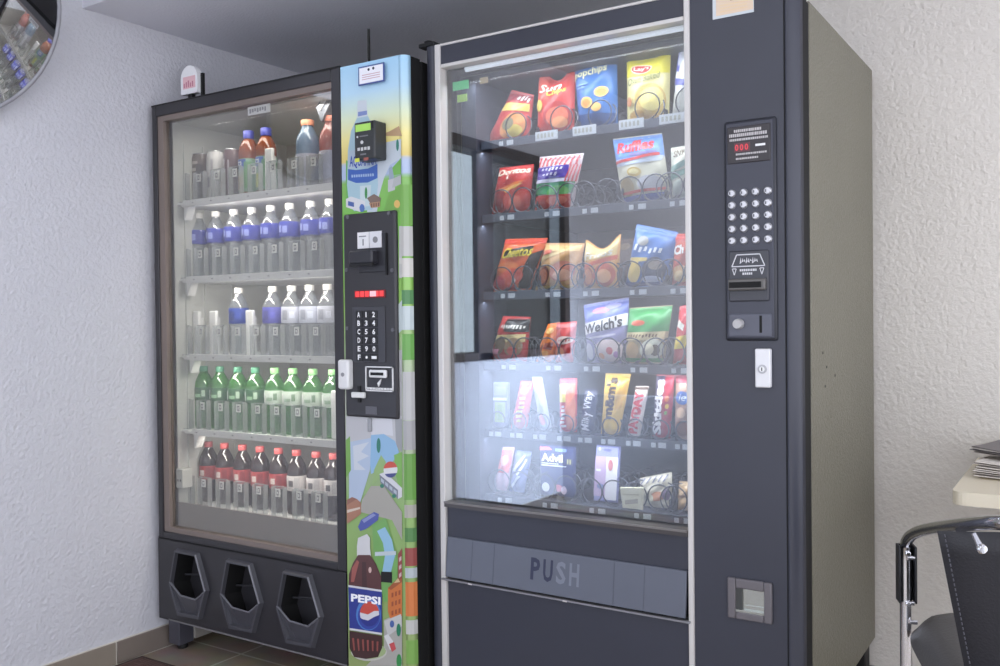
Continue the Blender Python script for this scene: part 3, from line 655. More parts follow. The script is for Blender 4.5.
# ---- trays with wire coils and price tags
TZ = [1.607, 1.4025, 1.187, .990, .8025, .6195]
YT = .12
def helix(x, z, r, y0, pitch, turns, ph=0., hand=1):
    n = int(turns * 20)                     # the first turn is flat, as the pushing end of the coil is
    return [(x + hand * r * math.cos(ph + 2 * PI * k / 20), y0 + (.012 * k / 20 if k < 20 else .012 + pitch * (k - 20) / 20), z + r * math.sin(ph + 2 * PI * k / 20)) for k in range(n + 1)]
BIGX = [at(px, 200, YT + .02).x for px in (513, 558, 596, 643, 684)]
SMALLX = [at(px, 430, YT + .02).x for px in (500, 521, 544, 568, 589, 612, 637, 662, 686)]
LOWX = [at(px, 490, YT + .02).x for px in (511, 556, 603, 648, 688)]
trays = []
for r in range(6):
    z = TZ[r]; b = B().use(TRAY)
    b.box(.064, .731, YT, .66, z - .012, z - .004); b.box(.064, .731, YT - .006, YT, z - .022, z + .001, .001)
    xs = SMALLX if r == 4 else (LOWX if r == 5 else BIGX)
    b.use(K((52, 55, 66), .5))
    for i in range(len(xs) - 1):
        m = (xs[i] + xs[i + 1]) / 2; b.box(m - .001, m + .001, YT + .03, .66, z - .004, z + .03)
    tr = b.build('tray', snk); trays.append(tr)
    for x in xs:
        rad = .024 if r == 4 else (.035 if r == 0 else .034)
        for dx, hand in (((0, 1),) if r in (0, 4) else ((-.034, -1), (.036, 1))):
            b = B().use(WIRE); b.tube(helix(x + dx + (.018 if r == 0 else 0), z + rad + .001, rad, YT + .003, .060 if r != 4 else .045, 5.0, PI * 1.25, hand), .0019, 6); b.build('spiral_coil', tr)
        b = B().use(K((206, 210, 218)))
        if r == 0 and x > .25:
            b.box(x - .052, x + .016, YT - .0085, YT - .006, z - .018, z + .006); b.use(K((170, 170, 160)))
            for k in range(5): b.box(x - .046 + k * .011, x - .040 + k * .011, YT - .009, YT - .0084, z - .012, z)
        else:
            w = .011 if r != 4 else .008; o_ = .004 if r != 4 else .012
            b.box(x - .030 + o_, x - .018 + o_, YT - .0085, YT - .006, z - .018, z - .006); b.box(x - .002 + o_ * .3, x + .018 + o_ * .3, YT - .0085, YT - .006, z - .018, z - .005)
        b.build('price_tag', tr)

# ================================================================== BOTTLES AND CANS
GB = 'bottles in the drinks machine'
def bottle(name, label, x, y, z, h, r, body, cap, lab, lz, group, cat='bottle', wide=False, mark=None, capr=.0145, caph=.018):
    t = thing(name, label, cat, (x, y, z), group)
    b = B().use(body)
    nk = .013 if not wide else .018
    prof = [(r * .55, 0), (r * .92, .004), (r, .014), (r * .97, h * .12), (r, h * .2), (r * .96, h * .36), (r * .97, h * .62), (r * .98, h * .68), (r * .88, h * .76), (r * .62, h * .84), (nk, h * .90), (nk, h - caph)]
    b.lathe(prof, 20); o = b.build('bottle_body', None); o.parent = t
    b = B().use(cap); capR = capr if not wide else .021
    b.lathe([(capR * .98, h - caph), (capR, h - caph + .002), (capR, h - .002), (capR * .9, h)], 18); o = b.build('cap', None); o.parent = t
    if lab:
        b = B().use(lab[0]); R = r * 1.01
        b.lathe([(R * .985, lz[0] * h), (R, lz[0] * h + .002), (R, lz[1] * h - .002), (R * .985, lz[1] * h)], 24)
        if mark:
            for c, a0, a1, v0, v1 in mark:
                b.use(K(c)); n = 6; zz0 = (lz[0] + (lz[1] - lz[0]) * v0) * h; zz1 = (lz[0] + (lz[1] - lz[0]) * v1) * h
                P = [[Vector(((R + .0006) * math.cos(a), (R + .0006) * math.sin(a), zz)) for a in [math.radians(a0 + (a1 - a0) * k / n) for k in range(n + 1)]] for zz in (zz0, zz1)]
                b.add(P[0] + P[1], [(k, k + 1, n + 2 + k, n + 1 + k) for k in range(n)], True)
        o = b.build('label', None); o.parent = t
    return t
ORD = ['first', 'second', 'third', 'fourth', 'fifth', 'sixth', 'seventh', 'last']
YBt = .085
capw = K((236, 234, 230), .4)
def rowcols(pxs, y): return [at(px, y, YBt).x for px in pxs]
# second shelf: water
XS = rowcols([199, 216, 234, 252, 271, 290, 311, 330], 230)
blue = K((62, 72, 170), .35)
proto = bottle('water_bottle', 'x', XS[0], YBt, SH[1] - .008, .229, .033, PET, capw, (clear('blue_film_label', (78, 86, 190), .06, .1, .75), 0), (.53, .74), GB, mark=[((150, 160, 225), 235, 262, .3, .75), ((150, 160, 225), 270, 300, .25, .7), ((190, 196, 235), 200, 225, .1, .9), ((48, 56, 150), 305, 335, .1, .9)])
for i in range(8):
    o = proto if i == 0 else copy_tree(proto)
    o.location = (XS[i], YBt, SH[1] - .008); o['label'] = 'water bottle with blue band, %s from the left on the second shelf' % ORD[i]
# third shelf
l3 = [(239, (44, 70, 160), 'dark blue'), (273, (92, 92, 180), 'purple blue'), (292, (206, 208, 222), 'white'), (310, (204, 208, 224), 'white'), (328, (206, 208, 222), 'white')]
desc3 = ['water bottle with dark blue label standing alone on the third shelf', 'water bottle with purple-blue label right of the white pusher, third shelf', 'first white-labelled water bottle right of the purple-blue one, third shelf', 'second white-labelled water bottle from the purple-blue one, third shelf', 'white-labelled water bottle at the right end of the third shelf']
for i, (px, c, n) in enumerate(l3):
    x = at(px, 320, YBt).x
    bottle('water_bottle', desc3[i], x, YBt, SH[2] - .008, .226, .033, PET, capw, (K(c, .4), 0), (.47, .70), GB, mark=[((236, 236, 240) if i == 0 else tuple(min(255, v + 30) for v in c), 215, 240, .1, .6), (tuple(int(v * .8) for v in c), 255, 290, .2, .8), (tuple(min(255, int(v * 1.15)) for v in c), 300, 330, .3, .7)])
# fourth shelf: green lemon-lime
XS4 = rowcols([204, 220, 238, 255.5, 275, 293, 313, 333], 380)
for i, x in enumerate(XS4):
    dk = i < 4
    bottle('green_soda_bottle', 'green soda bottle with %s cap, %s in the fourth-shelf row' % ('teal' if dk else 'light green', ORD[i]), x, YBt, SH[3] - .008, .212, .034, PETG, K((70, 140, 108) if dk else (150, 216, 140), .4),
           (K((62, 104, 72) if dk else (206, 218, 206), .4), 0), (.45, .66), GB, mark=[((222, 232, 222) if dk else (236, 240, 236), 215, 250, .15, .85), ((160, 200, 160) if dk else (150, 176, 150), 262, 300, .25, .5), ((190, 214, 190) if dk else (120, 150, 120), 305, 325, .3, .8)])
# fifth shelf: cola
XS5 = rowcols([209, 225, 243, 260.5, 279, 297, 316.5, 334], 480)
for i, x in enumerate(XS5):
    rd = i < 5
    bottle('cola_bottle', 'cola bottle with red cap and %s label, %s in the bottom-shelf row' % ('red' if rd else 'white', ORD[i]), x, YBt, SH[4] - .003, .206, .032, PETC, K((182, 76, 76), .4), (K((172, 62, 62) if rd else (214, 208, 206), .4), 0), (.38, .61), GB,
           mark=[((214, 180, 176) if rd else (150, 60, 64), 205, 235, .2, .8), ((230, 214, 206) if rd else (96, 92, 96), 262, 292, .3, .7), ((140, 40, 44) if rd else (190, 186, 186), 300, 330, .1, .9)])
# top shelf: cans, teas, sports drinks
def can(label, x, h, r, cols_):
    t = thing('tall_can', label, 'can', (x, YBt, SH[0] - .008), 'tall cans on the top shelf')
    b = B().use(cols_[0]); b.lathe([(r * .8, 0), (r, .008), (r, h * .93), (r * .88, h - .003), (r * .88, h)], 22)
    for c, a0, a1, v0, v1 in cols_[1]:
        b.use(c); n = 6; P = [[Vector(((r + .0006) * math.cos(a), (r + .0006) * math.sin(a), zz)) for a in [math.radians(a0 + (a1 - a0) * k / n) for k in range(n + 1)]] for zz in (v0 * h, v1 * h)]
        b.add(P[0] + P[1], [(k, k + 1, n + 2 + k, n + 1 + k) for k in range(n)], True)
    o = b.build('can_body', None); o.parent = t
    b = B().use(mat('can_aluminium', (170, 170, 172), .3, .8)); b.lathe([(r * .89, h), (r * .90, h + .003), (r * .82, h + .003), (r * .80, h + .001)], 22); b.box(-.008, .008, -.014, .006, h + .001, h + .004); o = b.build('can_lid', None); o.parent = t
    return t
xc = [at(px, 175, YBt).x for px in (201, 216.5, 233)]
can('tall brown can with pale bands at the left end of the top shelf', xc[0],   .172, .031, (K((110, 98, 92), .35), [(K((190, 180, 170)), 225, 300, .80, .86), (K((196, 188, 180)), 235, 290, .66, .72), (K((180, 172, 168)), 240, 275, .12, .6), (K((70, 60, 58)), 290, 330, .1, .8)]))
can('tall silvery white can between the brown can and the dark can', xc[1], .172, .032, (K((206, 204, 202), .35), [(K((170, 166, 168)), 285, 300, .08, .85), (K((226, 226, 224)), 220, 250, .08, .8), (K((150, 146, 148)), 255, 275, .3, .5)]))
can('tall dark maroon can beside the amber bottles, top shelf', xc[2], .170, .031, (K((98, 78, 80), .35), [(K((196, 190, 190)), 240, 262, .06, .82), (K((186, 180, 186)), 285, 296, .1, .8), (K((214, 214, 220)), 246, 258, .1, .45)]))
for i, (px, n) in enumerate(((249, 'left of the pair'), (266.5, 'right of the pair, beside the white pusher'))):
    x = at(px, 165, YBt).x
    bottle('juice_bottle', 'amber tea bottle with blue cap, %s' % n, x, YBt, SH[0] - .008, .226, .034, PETA, K((56, 62, 150), .4), (K((136, 176, 150), .4), 0), (.10, .58), 'amber bottles on the top shelf', mark=[((60, 96, 176), 215, 300, .70, .98), ((230, 236, 240), 235, 275, .78, .92), ((40, 76, 150), 245, 265, .82, .88), ((206, 160, 120) if i == 0 else (200, 206, 110), 235, 285, .08, .5), ((110, 160, 110), 290, 330, .1, .9)], caph=.026, capr=.018)
bottle('sports_drink_bottle', 'blue sports drink bottle with orange cap on the top shelf, right side', at(308, 160, YBt).x, YBt, SH[0] - .008, .228, .038, PETB, K((232, 150, 112), .4), (clear('pale_sports_label', (206, 208, 222), .05, .1, .7), 0), (.06, .52), 'sports drinks on the top shelf', wide=True, mark=[((226, 228, 236), 225, 255, .1, .95), ((186, 192, 214), 265, 300, .1, .3)])
bottle('sports_drink_bottle', 'red sports drink bottle with orange cap at the right end of the top shelf', at(331, 160, YBt).x, YBt, SH[0] - .008, .228, .036, PETR, K((234, 140, 116), .4), (clear('pale_sports_label', (206, 208, 222), .05, .1, .7), 0), (.06, .52), 'sports drinks on the top shelf', wide=True, mark=[((226, 228, 236), 225, 255, .1, .95)])

# ================================================================== SNACK PACKETS
class Bag:
    """a filled packet: front outline from four picture corners at depth Y, pillow-shaped, printed with shapes that follow the bulge"""
    def __init__(s, name, label, bl, br, tr, tl, Y, base, thick=.05, cat='snack bag', group='snack packets in the vending machine', notch=0., foot=None, flat=False, seal=None):
        s.c = [at(*p, Y) for p in (bl, br, tr, tl)]
        if foot is not None:
            for k in (0, 1): s.c[k].z = foot
        s.th = thick; s.Y = Y; s.name = name; s.label = label; s.cat = cat; s.group = group; s.notch = notch; s.flatb = flat
        s.b = B(); s.n = 0; s.seed = sum(ord(ch) for ch in label)
        N, M_ = 24, 32
        for side in (-1, 1):
            s.b.use(base); vs = [s.p(i / N, j / M_, side) for j in range(M_ + 1) for i in range(N + 1)]
            fs = [(j * (N + 1) + i, j * (N + 1) + i + 1, (j + 1) * (N + 1) + i + 1, (j + 1) * (N + 1) + i) for j in range(M_) for i in range(N)]
            if side > 0: fs = [f[::-1] for f in fs]
            v, q = s.b.add(vs, fs, not flat)
    def p(s, u, v, side=-1, off=0.):
        c = s.c
        q = (c[0] * (1 - u) + c[1] * u) * (1 - v) + (c[3] * (1 - u) + c[2] * u) * v
        if s.notch and v > .6: q.z -= s.notch * math.sin(PI * u) ** 1.5 * (v - .6) / .4
        if s.flatb:
            d = s.th / 2 * (1 if 0 < u < 1 and 0 < v < 1 else 0)
        else:
            eu = max(0, 1 - abs(2 * u - 1) ** 2.6); vv = min(max((v - .04) / .90, 0), 1); ev = max(0, 1 - abs(2 * vv - 1) ** 3.2)
            d = s.th / 2 * eu ** .7 * ev ** .6
            sd = s.seed * .37
            d += (.0022 * math.sin(9 * u + 7 * v + sd) + .0016 * math.sin(17 * v - 11 * u + sd * 2)) * min(1, 6 * eu * ev)
            if v > .94 or v < .04: d += .0012 * math.sin(u * 60)
        return Vector((q.x, q.y + side * (d + .0006 + off), q.z))
    def off(s): s.n += 1; return .0007 + .00045 * s.n
    def grid(s, col, f, nu, nv):
        o = s.off(); s.b.use(K(col, .35)); vs = [s.p(*f(i / nu, j / nv), -1, o) for j in range(nv + 1) for i in range(nu + 1)]
        s.b.add(vs, [(j * (nu + 1) + i, j * (nu + 1) + i + 1, (j + 1) * (nu + 1) + i + 1, (j + 1) * (nu + 1) + i) for j in range(nv) for i in range(nu)], True); return s
    def rect(s, col, u0, v0, u1, v1, sl=0., curve=0.):
        return s.grid(col, lambda a, b: (u0 + (u1 - u0) * a, v0 + (v1 - v0) * b + sl * (a - .5) + curve * math.sin(PI * a)), 18, 14)
    def quad(s, col, p0, p1, p2, p3):
        def f(a, b): return tuple((p0[k] * (1 - a) + p1[k] * a) * (1 - b) + (p3[k] * (1 - a) + p2[k] * a) * b for k in (0, 1))
        return s.grid(col, f, 16, 16)
    def ell(s, col, cu, cv, ru, rv):
        o = s.off(); s.b.use(K(col, .35)); n = 24; R = [[s.p(cu + ru * q * math.cos(2 * PI * k / n), cv + rv * q * math.sin(2 * PI * k / n), -1, o) for k in range(n)] for q in (.02, .25, .5, .75, 1)]
        s.b.rings(R, True, False); return s
    def text(s, col, t, u0, v0, u1, v1, sl=0., rot=False, curve=0., **k):
        o = s.off(); s.b.use(K(col, .35))
        if rot: s.b.text(t, lambda a, b: s.p(u1 + (u0 - u1) * b + sl * a, v0 + (v1 - v0) * a, -1, o + .0008), sub=2, **k)
        else: s.b.text(t, lambda a, b: s.p(u0 + (u1 - u0) * a, v0 + (v1 - v0) * b + sl * (a - .5) + curve * math.sin(PI * a), -1, o + .0008), sub=2, **k)
        return s
    def marks(s, col, u0, v0, u1, v1, n, up=False):        # print too small to read
        r = random.Random(s.seed + n)
        for k in range(n):
            a, c = k / n, (k + .72) / n; j = r.uniform(0, .35); t = r.uniform(.65, 1)
            if up: s.quad(col, (u0 + (u1 - u0) * j, v0 + (v1 - v0) * a), (u1 - (u1 - u0) * (1 - t), v0 + (v1 - v0) * (a + .1 / n)), (u1 - (u1 - u0) * (1 - t), v0 + (v1 - v0) * c), (u0 + (u1 - u0) * j, v0 + (v1 - v0) * (c - .1 / n)))
            else: s.quad(col, (u0 + (u1 - u0) * a, v0 + (v1 - v0) * j), (u0 + (u1 - u0) * (c - .2 / n), v0 + (v1 - v0) * j), (u0 + (u1 - u0) * c, v0 + (v1 - v0) * t), (u0 + (u1 - u0) * (a + .2 / n), v0 + (v1 - v0) * t))
            s.n -= 1
        s.n += 1; return s
    def done(s):
        o = s.b.build(s.name, None, normals=False); tag(o, s.label, s.cat, s.group); return o
YBAG = .176
def F(r): return TZ[r] + .001
chips = [((214, 120, 60), 0), ((230, 150, 80), 1)]
# row 1
s = Bag('chip_bag', 'leaning red chip bag with yellow band, left end of the top tray', (485, 138), (529, 137), (534, 95), (512, 90), YBAG, K((196, 66, 62), .35), .045, foot=F(0))
s.quad((150, 60, 70), (.05, .80), (.95, .84), (1, .98), (0, .98)).quad((238, 206, 110), (.08, .62), (.95, .62), (.96, .78), (.1, .76)).marks((236, 230, 226), .5, .80, .98, .95, 4).ell((226, 150, 90), .62, .32, .32, .26).ell((240, 214, 110), .70, .22, .18, .12).ell((150, 140, 110), .5, .36, .16, .12).quad((214, 90, 84), (.05, .02), (.9, .02), (.85, .1), (.1, .1)).done()
s = Bag('chip_bag', 'tall red chip bag lettered Sun Chips on the top tray', (537, 134), (574, 132), (576, 64), (540, 68), YBAG, K((206, 58, 48), .35), .05, notch=.040, foot=F(0))
s.quad((226, 96, 80), (.02, .55), (.4, .5), (.3, .95), (.02, .98)).text((250, 244, 226), 'Sun', .10, .64, .74, .80, .05, shear=.2, bold=.02).text((244, 214, 70), 'Chips', .34, .55, .86, .67, .05, shear=.2, bold=.02).ell((170, 44, 42), .62, .30, .34, .18).ell((226, 110, 80), .64, .26, .28, .14).ell((240, 160, 110), .7, .18, .2, .08).ell((214, 190, 90), .14, .44, .1, .08).rect((236, 226, 214), .04, .02, .96, .035).done()
s = Bag('chip_bag', 'blue chip bag lettered popchips on the top tray', (580, 133), (618, 130), (617, 53), (574, 63), YBAG, K((52, 112, 184), .35), .05, foot=F(0))
s.quad((96, 120, 150), (.02, .86), (.98, .86), (.98, .97), (.02, .97)).text((244, 240, 190), 'popchips', .04, .72, .84, .86, .03, bold=.02).ell((240, 196, 120), .70, .50, .17, .07).ell((226, 160, 80), .70, .495, .12, .045).ell((240, 190, 110), .34, .38, .15, .075).ell((222, 150, 76), .34, .375, .1, .05).ell((232, 180, 100), .58, .30, .12, .06).quad((30, 70, 130), (.02, .03), (.98, .03), (.98, .2), (.02, .24)).quad((120, 160, 210), (.1, .62), (.4, .63), (.4, .65), (.1, .64)).quad((120, 160, 210), (.1, .58), (.3, .59), (.3, .605), (.1, .595)).done()
s = Bag('chip_bag', "yellow chip bag lettered Lay's Oven Baked on the top tray", (627.5, 122), (669, 116), (671, 43), (627, 51), YBAG, K((226, 214, 150), .35), .05, notch=.030, foot=F(0))
s.rect((232, 218, 54), .0, .62, 1, .99).ell((244, 236, 210), .42, .74, .25, .09).ell((206, 60, 50), .42, .74, .22, .075).text((250, 246, 236), "Lay's", .25, .70, .60, .79, .02, bold=.02).text((96, 110, 60), 'Oven Baked', .10, .53, .85, .615, .05, shear=.2).ell((214, 182, 110), .62, .28, .34, .22).ell((238, 220, 140), .66, .30, .26, .15).ell((190, 150, 80), .3, .12, .2, .06).ell((210, 140, 90), .12, .3, .08, .06).rect((220, 180, 120), .1, .03, .95, .1).done()
s = Bag('chip_bag', 'white chip bag with blue swirl at the right end of the top tray', (672, 117), (700, 113), (702, 36), (680, 42), YBAG, K((216, 218, 224), .35), .05, foot=F(0))
s.quad((70, 76, 170), (.0, .62), (.25, .58), (.28, .9), (.12, .94)).ell((206, 208, 226), .2, .76, .1, .1).quad((64, 70, 160), (.0, .44), (.5, .40), (.5, .48), (.0, .52)).rect((200, 200, 196), 0, .03, .95, .34).done()
# row 2
s = Bag('chip_bag', 'red chip bag lettered Doritos at the left of the second tray', (491, 213), (529, 211), (534, 164), (500, 168), YBAG, K((190, 40, 38), .35), .05, foot=F(1))
s.text((244, 226, 206), 'Doritos', .06, .82, .96, .95, .02, bold=.03).quad((226, 120, 50), (.15, .52), (.5, .46), (.9, .68), (.6, .64)).quad((240, 180, 90), (.3, .5), (.5, .42), (.86, .62), (.6, .58)).ell((150, 30, 36), .3, .30, .2, .2).ell((206, 70, 60), .66, .30, .26, .22).ell((226, 110, 90), .7, .26, .16, .12).quad((250, 236, 220), (.38, .72), (.46, .72), (.44, .80), (.42, .80)).done()
s = Bag('popcorn_bag', 'popcorn bag with striped top and purple patch on the second tray', (536, 210), (572, 208), (584, 153), (540, 157), YBAG, K((206, 190, 196), .35), .05, foot=F(1))
for k in range(9): s.quad((196, 70, 76), (.02 + .11 * k, .80), (.06 + .11 * k, .80), (.07 + .11 * k, .97), (.03 + .11 * k, .97))
s.quad((84, 64, 160), (.0, .56), (.82, .58), (.80, .80), (.0, .78)).marks((226, 222, 240), .16, .70, .72, .77, 6).marks((226, 222, 240), .2, .61, .62, .68, 4).rect((60, 150, 96), .0, .30, .98, .50).ell((110, 180, 100), .66, .32, .26, .12).rect((196, 62, 54), .0, .03, .98, .28).ell((226, 120, 100), .66, .18, .26, .08).rect((210, 206, 226), 0, .50, .9, .56)
for k in range(4): s.quad((204, 80, 86), (.80 + .06 * k, .5), (.83 + .06 * k, .5), (.86 + .06 * k, .8), (.83 + .06 * k, .8))
s.done()
s = Bag('chip_bag', 'blue and white chip bag lettered Ruffles on the second tray', (623, 199), (671, 195), (662, 133), (613, 139), YBAG, K((214, 210, 190), .35), .05, foot=F(1))
s.rect((96, 140, 206), 0, .66, 1, .985).quad((190, 200, 220), (.05, .56), (.95, .60), (1, .68), (0, .66)).text((206, 46, 52), 'Ruffles', .10, .76, .86, .93, .03, bold=.035, shear=.1).quad((120, 110, 170), (.35, .70), (.9, .71), (.9, .75), (.35, .74)).quad((206, 60, 60), (.02, .60), (.94, .68), (.94, .72), (.02, .64)).ell((206, 176, 96), .42, .46, .14, .07).ell((236, 220, 160), .42, .465, .1, .04).ell((170, 150, 110), .22, .26, .16, .14).ell((180, 180, 190), .70, .28, .24, .12).quad((200, 70, 60), (.05, .14), (.98, .18), (.98, .22), (.05, .18)).quad((70, 90, 170), (.03, .02), (.98, .02), (.98, .15), (.05, .11)).done()
s = Bag('snack_bag', 'white and green bag at the right end of the second tray', (672, 197), (700, 195), (702, 143), (671, 148), YBAG, K((206, 206, 190), .35), .05, foot=F(1))
s.text((110, 90, 70), 'SNY', .14, .80, .56, .93, bold=.02).quad((110, 150, 140), (.02, .5), (.6, .62), (.6, .72), (.02, .62)).quad((86, 130, 116), (.0, .36), (.6, .46), (.6, .56), (.0, .5)).ell((170, 180, 170), .4, .2, .3, .16).done()
# row 3
s = Bag('snack_bag', 'orange bag lettered Cheetos at the left of the third tray', (492, 291), (530, 290), (548, 238), (506, 239), YBAG, K((214, 92, 40), .35), .05, foot=F(2))
s.rect((196, 60, 44), 0, .90, 1, .985).quad((30, 22, 20), (.10, .62), (.78, .68), (.80, .86), (.14, .78)).text((246, 220, 70), 'Cheetos', .10, .645, .82, .84, .05, bold=.01, shear=.15).quad((40, 26, 26), (.72, .05), (.98, .05), (1, .78), (.80, .7)).ell((236, 130, 70), .35, .46, .28, .1).ell((226, 90, 70), .52, .28, .28, .16).ell((200, 50, 66), .2, .16, .2, .14).ell((240, 200, 190), .6, .20, .05, .05).rect((206, 60, 60), .05, .03, .68, .12).done()
s = Bag('snack_bag', 'gold and brown snack bag between the Cheetos and the orange bag, third tray', (535, 290), (577, 290), (585, 243), (546, 243), YBAG, K((206, 160, 110), .35), .05, foot=F(2))
s.quad((226, 190, 130), (.05, .82), (.95, .82), (.95, .96), (.05, .96)).quad((236, 206, 150), (.02, .60), (.9, .92), (.98, .98), (.02, .70)).ell((120, 56, 40), .20, .30, .18, .22).ell((190, 100, 60), .2, .3, .13, .16).ell((206, 130, 110), .66, .40, .28, .22).ell((230, 176, 150), .68, .32, .2, .12).rect((226, 190, 110), .05, .04, .95, .10).quad((210, 110, 90), (.1, .74), (.3, .78), (.3, .86), (.1, .84)).done()
s = Bag('corn_chip_bag', 'orange corn chip bag with pointed corner lettered Fritos, third tray', (583, 288), (618, 287), (621, 234), (586, 240), YBAG, K((226, 168, 100), .35), .05, notch=.030, foot=F(2))
s.quad((236, 206, 140), (.05, .55), (.95, .62), (.98, .96), (.05, .94)).text((250, 246, 236), 'Fritos', .10, .60, .88, .78, .06, bold=.015, shear=.1).quad((214, 100, 70), (.02, .40), (.98, .54), (.98, .62), (.02, .48)).ell((190, 96, 60), .22, .24, .18, .2).ell((226, 140, 80), .22, .25, .14, .15).ell((206, 96, 70), .68, .26, .28, .22).ell((236, 170, 120), .68, .24, .18, .13).done()
s = Bag('chip_bag', 'blue chip bag with tilted top on the third tray', (625, 286), (668, 285), (678, 232), (637, 224), YBAG, K((72, 116, 186), .35), .05, foot=F(2))
s.rect((110, 140, 196), .0, .90, 1, .985).ell((150, 150, 150), .30, .76, .14, .08).marks((236, 240, 246), .12, .56, .84, .70, 6).quad((226, 200, 120), (.05, .40), (.5, .44), (.5, .50), (.05, .48)).ell((236, 206, 120), .22, .26, .17, .18).ell((60, 70, 100), .68, .30, .26, .22).ell((150, 140, 130), .7, .38, .16, .08).ell((190, 200, 226), .66, .14, .2, .06).rect((40, 70, 140), .02, .03, .98, .09).done()
s = Bag('snack_bag', 'orange-red bag lettered Ch at the right end of the third tray', (672, 286), (700, 286), (702, 233), (676, 234), YBAG, K((206, 84, 56), .35), .05, foot=F(2))
s.text((246, 240, 236), 'Ch', .05, .60, .5, .78, .03, bold=.05).rect((190, 60, 50), 0, .86, 1, .98).ell((226, 170, 110), .4, .24, .34, .16).ell((240, 206, 150), .36, .2, .2, .1).done()
s = Bag('snack_bag', 'dull brown bag standing behind the gold bag in the third tray', (617, 286), (636, 286), (636, 238), (618, 240), .30, K((120, 104, 100), .4), .04, foot=F(2))
s.ell((160, 140, 120), .5, .85, .3, .07).done()
# row 4
s = Bag('candy_bag', 'black and red candy bag with white lettering at the left of the fourth tray', (490, 365), (527, 364), (531, 317), (503, 316), YBAG, K((170, 44, 46), .35), .045, foot=F(3))
s.quad((36, 30, 34), (.25, .66), (1, .66), (1, .96), (.25, .96)).quad((190, 66, 66), (.0, .6), (.26, .66), (.24, .97), (.04, .97)).marks((240, 236, 230), .14, .72, .94, .82, 9).quad((206, 186, 130), (.0, .40), (.95, .44), (.95, .62), (.0, .58)).ell((110, 90, 70), .28, .36, .16, .2).ell((150, 120, 90), .68, .32, .24, .22).ell((214, 100, 90), .66, .24, .14, .1).quad((206, 84, 90), (.0, .02), (.95, .02), (.95, .16), (.0, .14)).quad((226, 150, 170), (.02, .16), (.3, .16), (.3, .28), (.04, .28)).done()
s = Bag('candy_bag', 'bright orange candy bag leaning beside the pink-red bag, fourth tray', (536, 360), (554, 360), (560, 322), (548, 324), YBAG, K((232, 124, 40), .35), .035, foot=F(3))
s.quad((150, 60, 40), (.35, .35), (.9, .3), (.9, .5), (.4, .5)).ell((244, 170, 80), .5, .2, .24, .1).ell((246, 190, 110), .5, .8, .3, .08).done()
s = Bag('candy_bag', 'pink-red candy bag with pale lettering beside the orange bag', (556, 360), (573, 360), (577, 321), (557, 323), YBAG - .004, K((214, 84, 84), .35), .04, foot=F(3))
s.ell((236, 214, 206), .55, .55, .42, .10).marks((190, 90, 90), .22, .51, .88, .59, 6).ell((240, 150, 110), .4, .25, .26, .12).rect((226, 130, 130), 0, .86, 1, .96).done()
s = Bag('fruit_snack_bag', "lilac bag lettered Welch's with white band on the fourth tray", (588, 361), (627, 360), (629, 297), (584, 305), YBAG, K((150, 146, 190), .35), .05, foot=F(3))
s.rect((96, 108, 176), 0, .70, 1, .985).ell((190, 120, 140), .45, .86, .2, .05).ell((150, 150, 206), .7, .9, .18, .05).quad((236, 234, 236), (.0, .48), (1, .58), (1, .76), (.0, .66)).text((30, 30, 40), "Welch's", .05, .52, .93, .70, .09, bold=.03).quad((200, 196, 216), (.1, .40), (.8, .44), (.8, .47), (.1, .43)).ell((226, 206, 206), .62, .20, .34, .18).ell((206, 80, 90), .66, .20, .07, .06).ell((226, 150, 80), .45, .12, .07, .05).ell((150, 90, 160), .8, .14, .06, .05).ell((210, 206, 220), .14, .2, .1, .14).done()
s = Bag('trail_mix_bag', 'green topped bag with beige band on the fourth tray', (624, 362), (664, 361), (673, 305), (630, 308), YBAG, K((176, 160, 124), .35), .05, foot=F(3))
s.rect((60, 146, 78), 0, .56, 1, .985).ell((206, 90, 60), .32, .72, .16, .05).rect((214, 196, 150), 0, .42, .96, .56).marks((110, 84, 60), .1, .455, .84, .53, 10).ell((206, 170, 120), .25, .24, .18, .15).ell((216, 216, 200), .72, .26, .26, .18).ell((90, 76, 50), .8, .24, .1, .1).ell((240, 232, 206), .66, .26, .12, .1).rect((64, 156, 84), .0, .03, .98, .10).done()
s = Bag('candy_bag', 'red and yellow bag at the right end of the fourth tray', (673, 363), (700, 363), (702, 303), (680, 306), YBAG, K((200, 52, 60), .35), .05, foot=F(3))
s.quad((240, 236, 226), (.05, .66), (.4, .56), (.45, .66), (.1, .78)).quad((236, 206, 70), (.0, .26), (.6, .28), (.6, .50), (.0, .46)).rect((206, 60, 66), 0, .03, 1, .18).done()
# row 5: bars, standing up
CG = 'candy bars on the fifth tray'
YC = .160
s = Bag('gum_pack', 'clear gum pack with yellow-green label at the left of the fifth tray', (494, 428), (509, 428), (509, 382), (494, 382), YC, K((120, 128, 150), .3), .012, 'candy', CG, foot=F(4), flat=True)
s.rect((160, 176, 90), .15, .12, .85, .56).rect((130, 156, 60), .35, .16, .65, .5).rect((226, 230, 240), .05, .60, .95, .66).rect((140, 146, 170), .2, .72, .9, .9).done()
s = Bag('candy_bar', 'pinkish red candy packet leaning right with yellow print, fifth tray', (511, 428), (527, 428), (534, 381), (521, 381), YC, K((214, 86, 88), .35), .02, 'candy', CG, foot=F(4))
s.marks((240, 206, 90), .2, .14, .75, .70, 6, True).ell((240, 150, 130), .5, .8, .3, .08).done()
s = Bag('candy_bar', 'silver white candy roll leaning left on the fifth tray', (541, 428), (552, 428), (542, 377), (532, 377), YC, K((176, 180, 196), .3), .018, 'candy', CG, foot=F(4))
s.ell((220, 150, 160), .4, .2, .25, .1).rect((180, 186, 206), .3, .35, .7, .9).done()
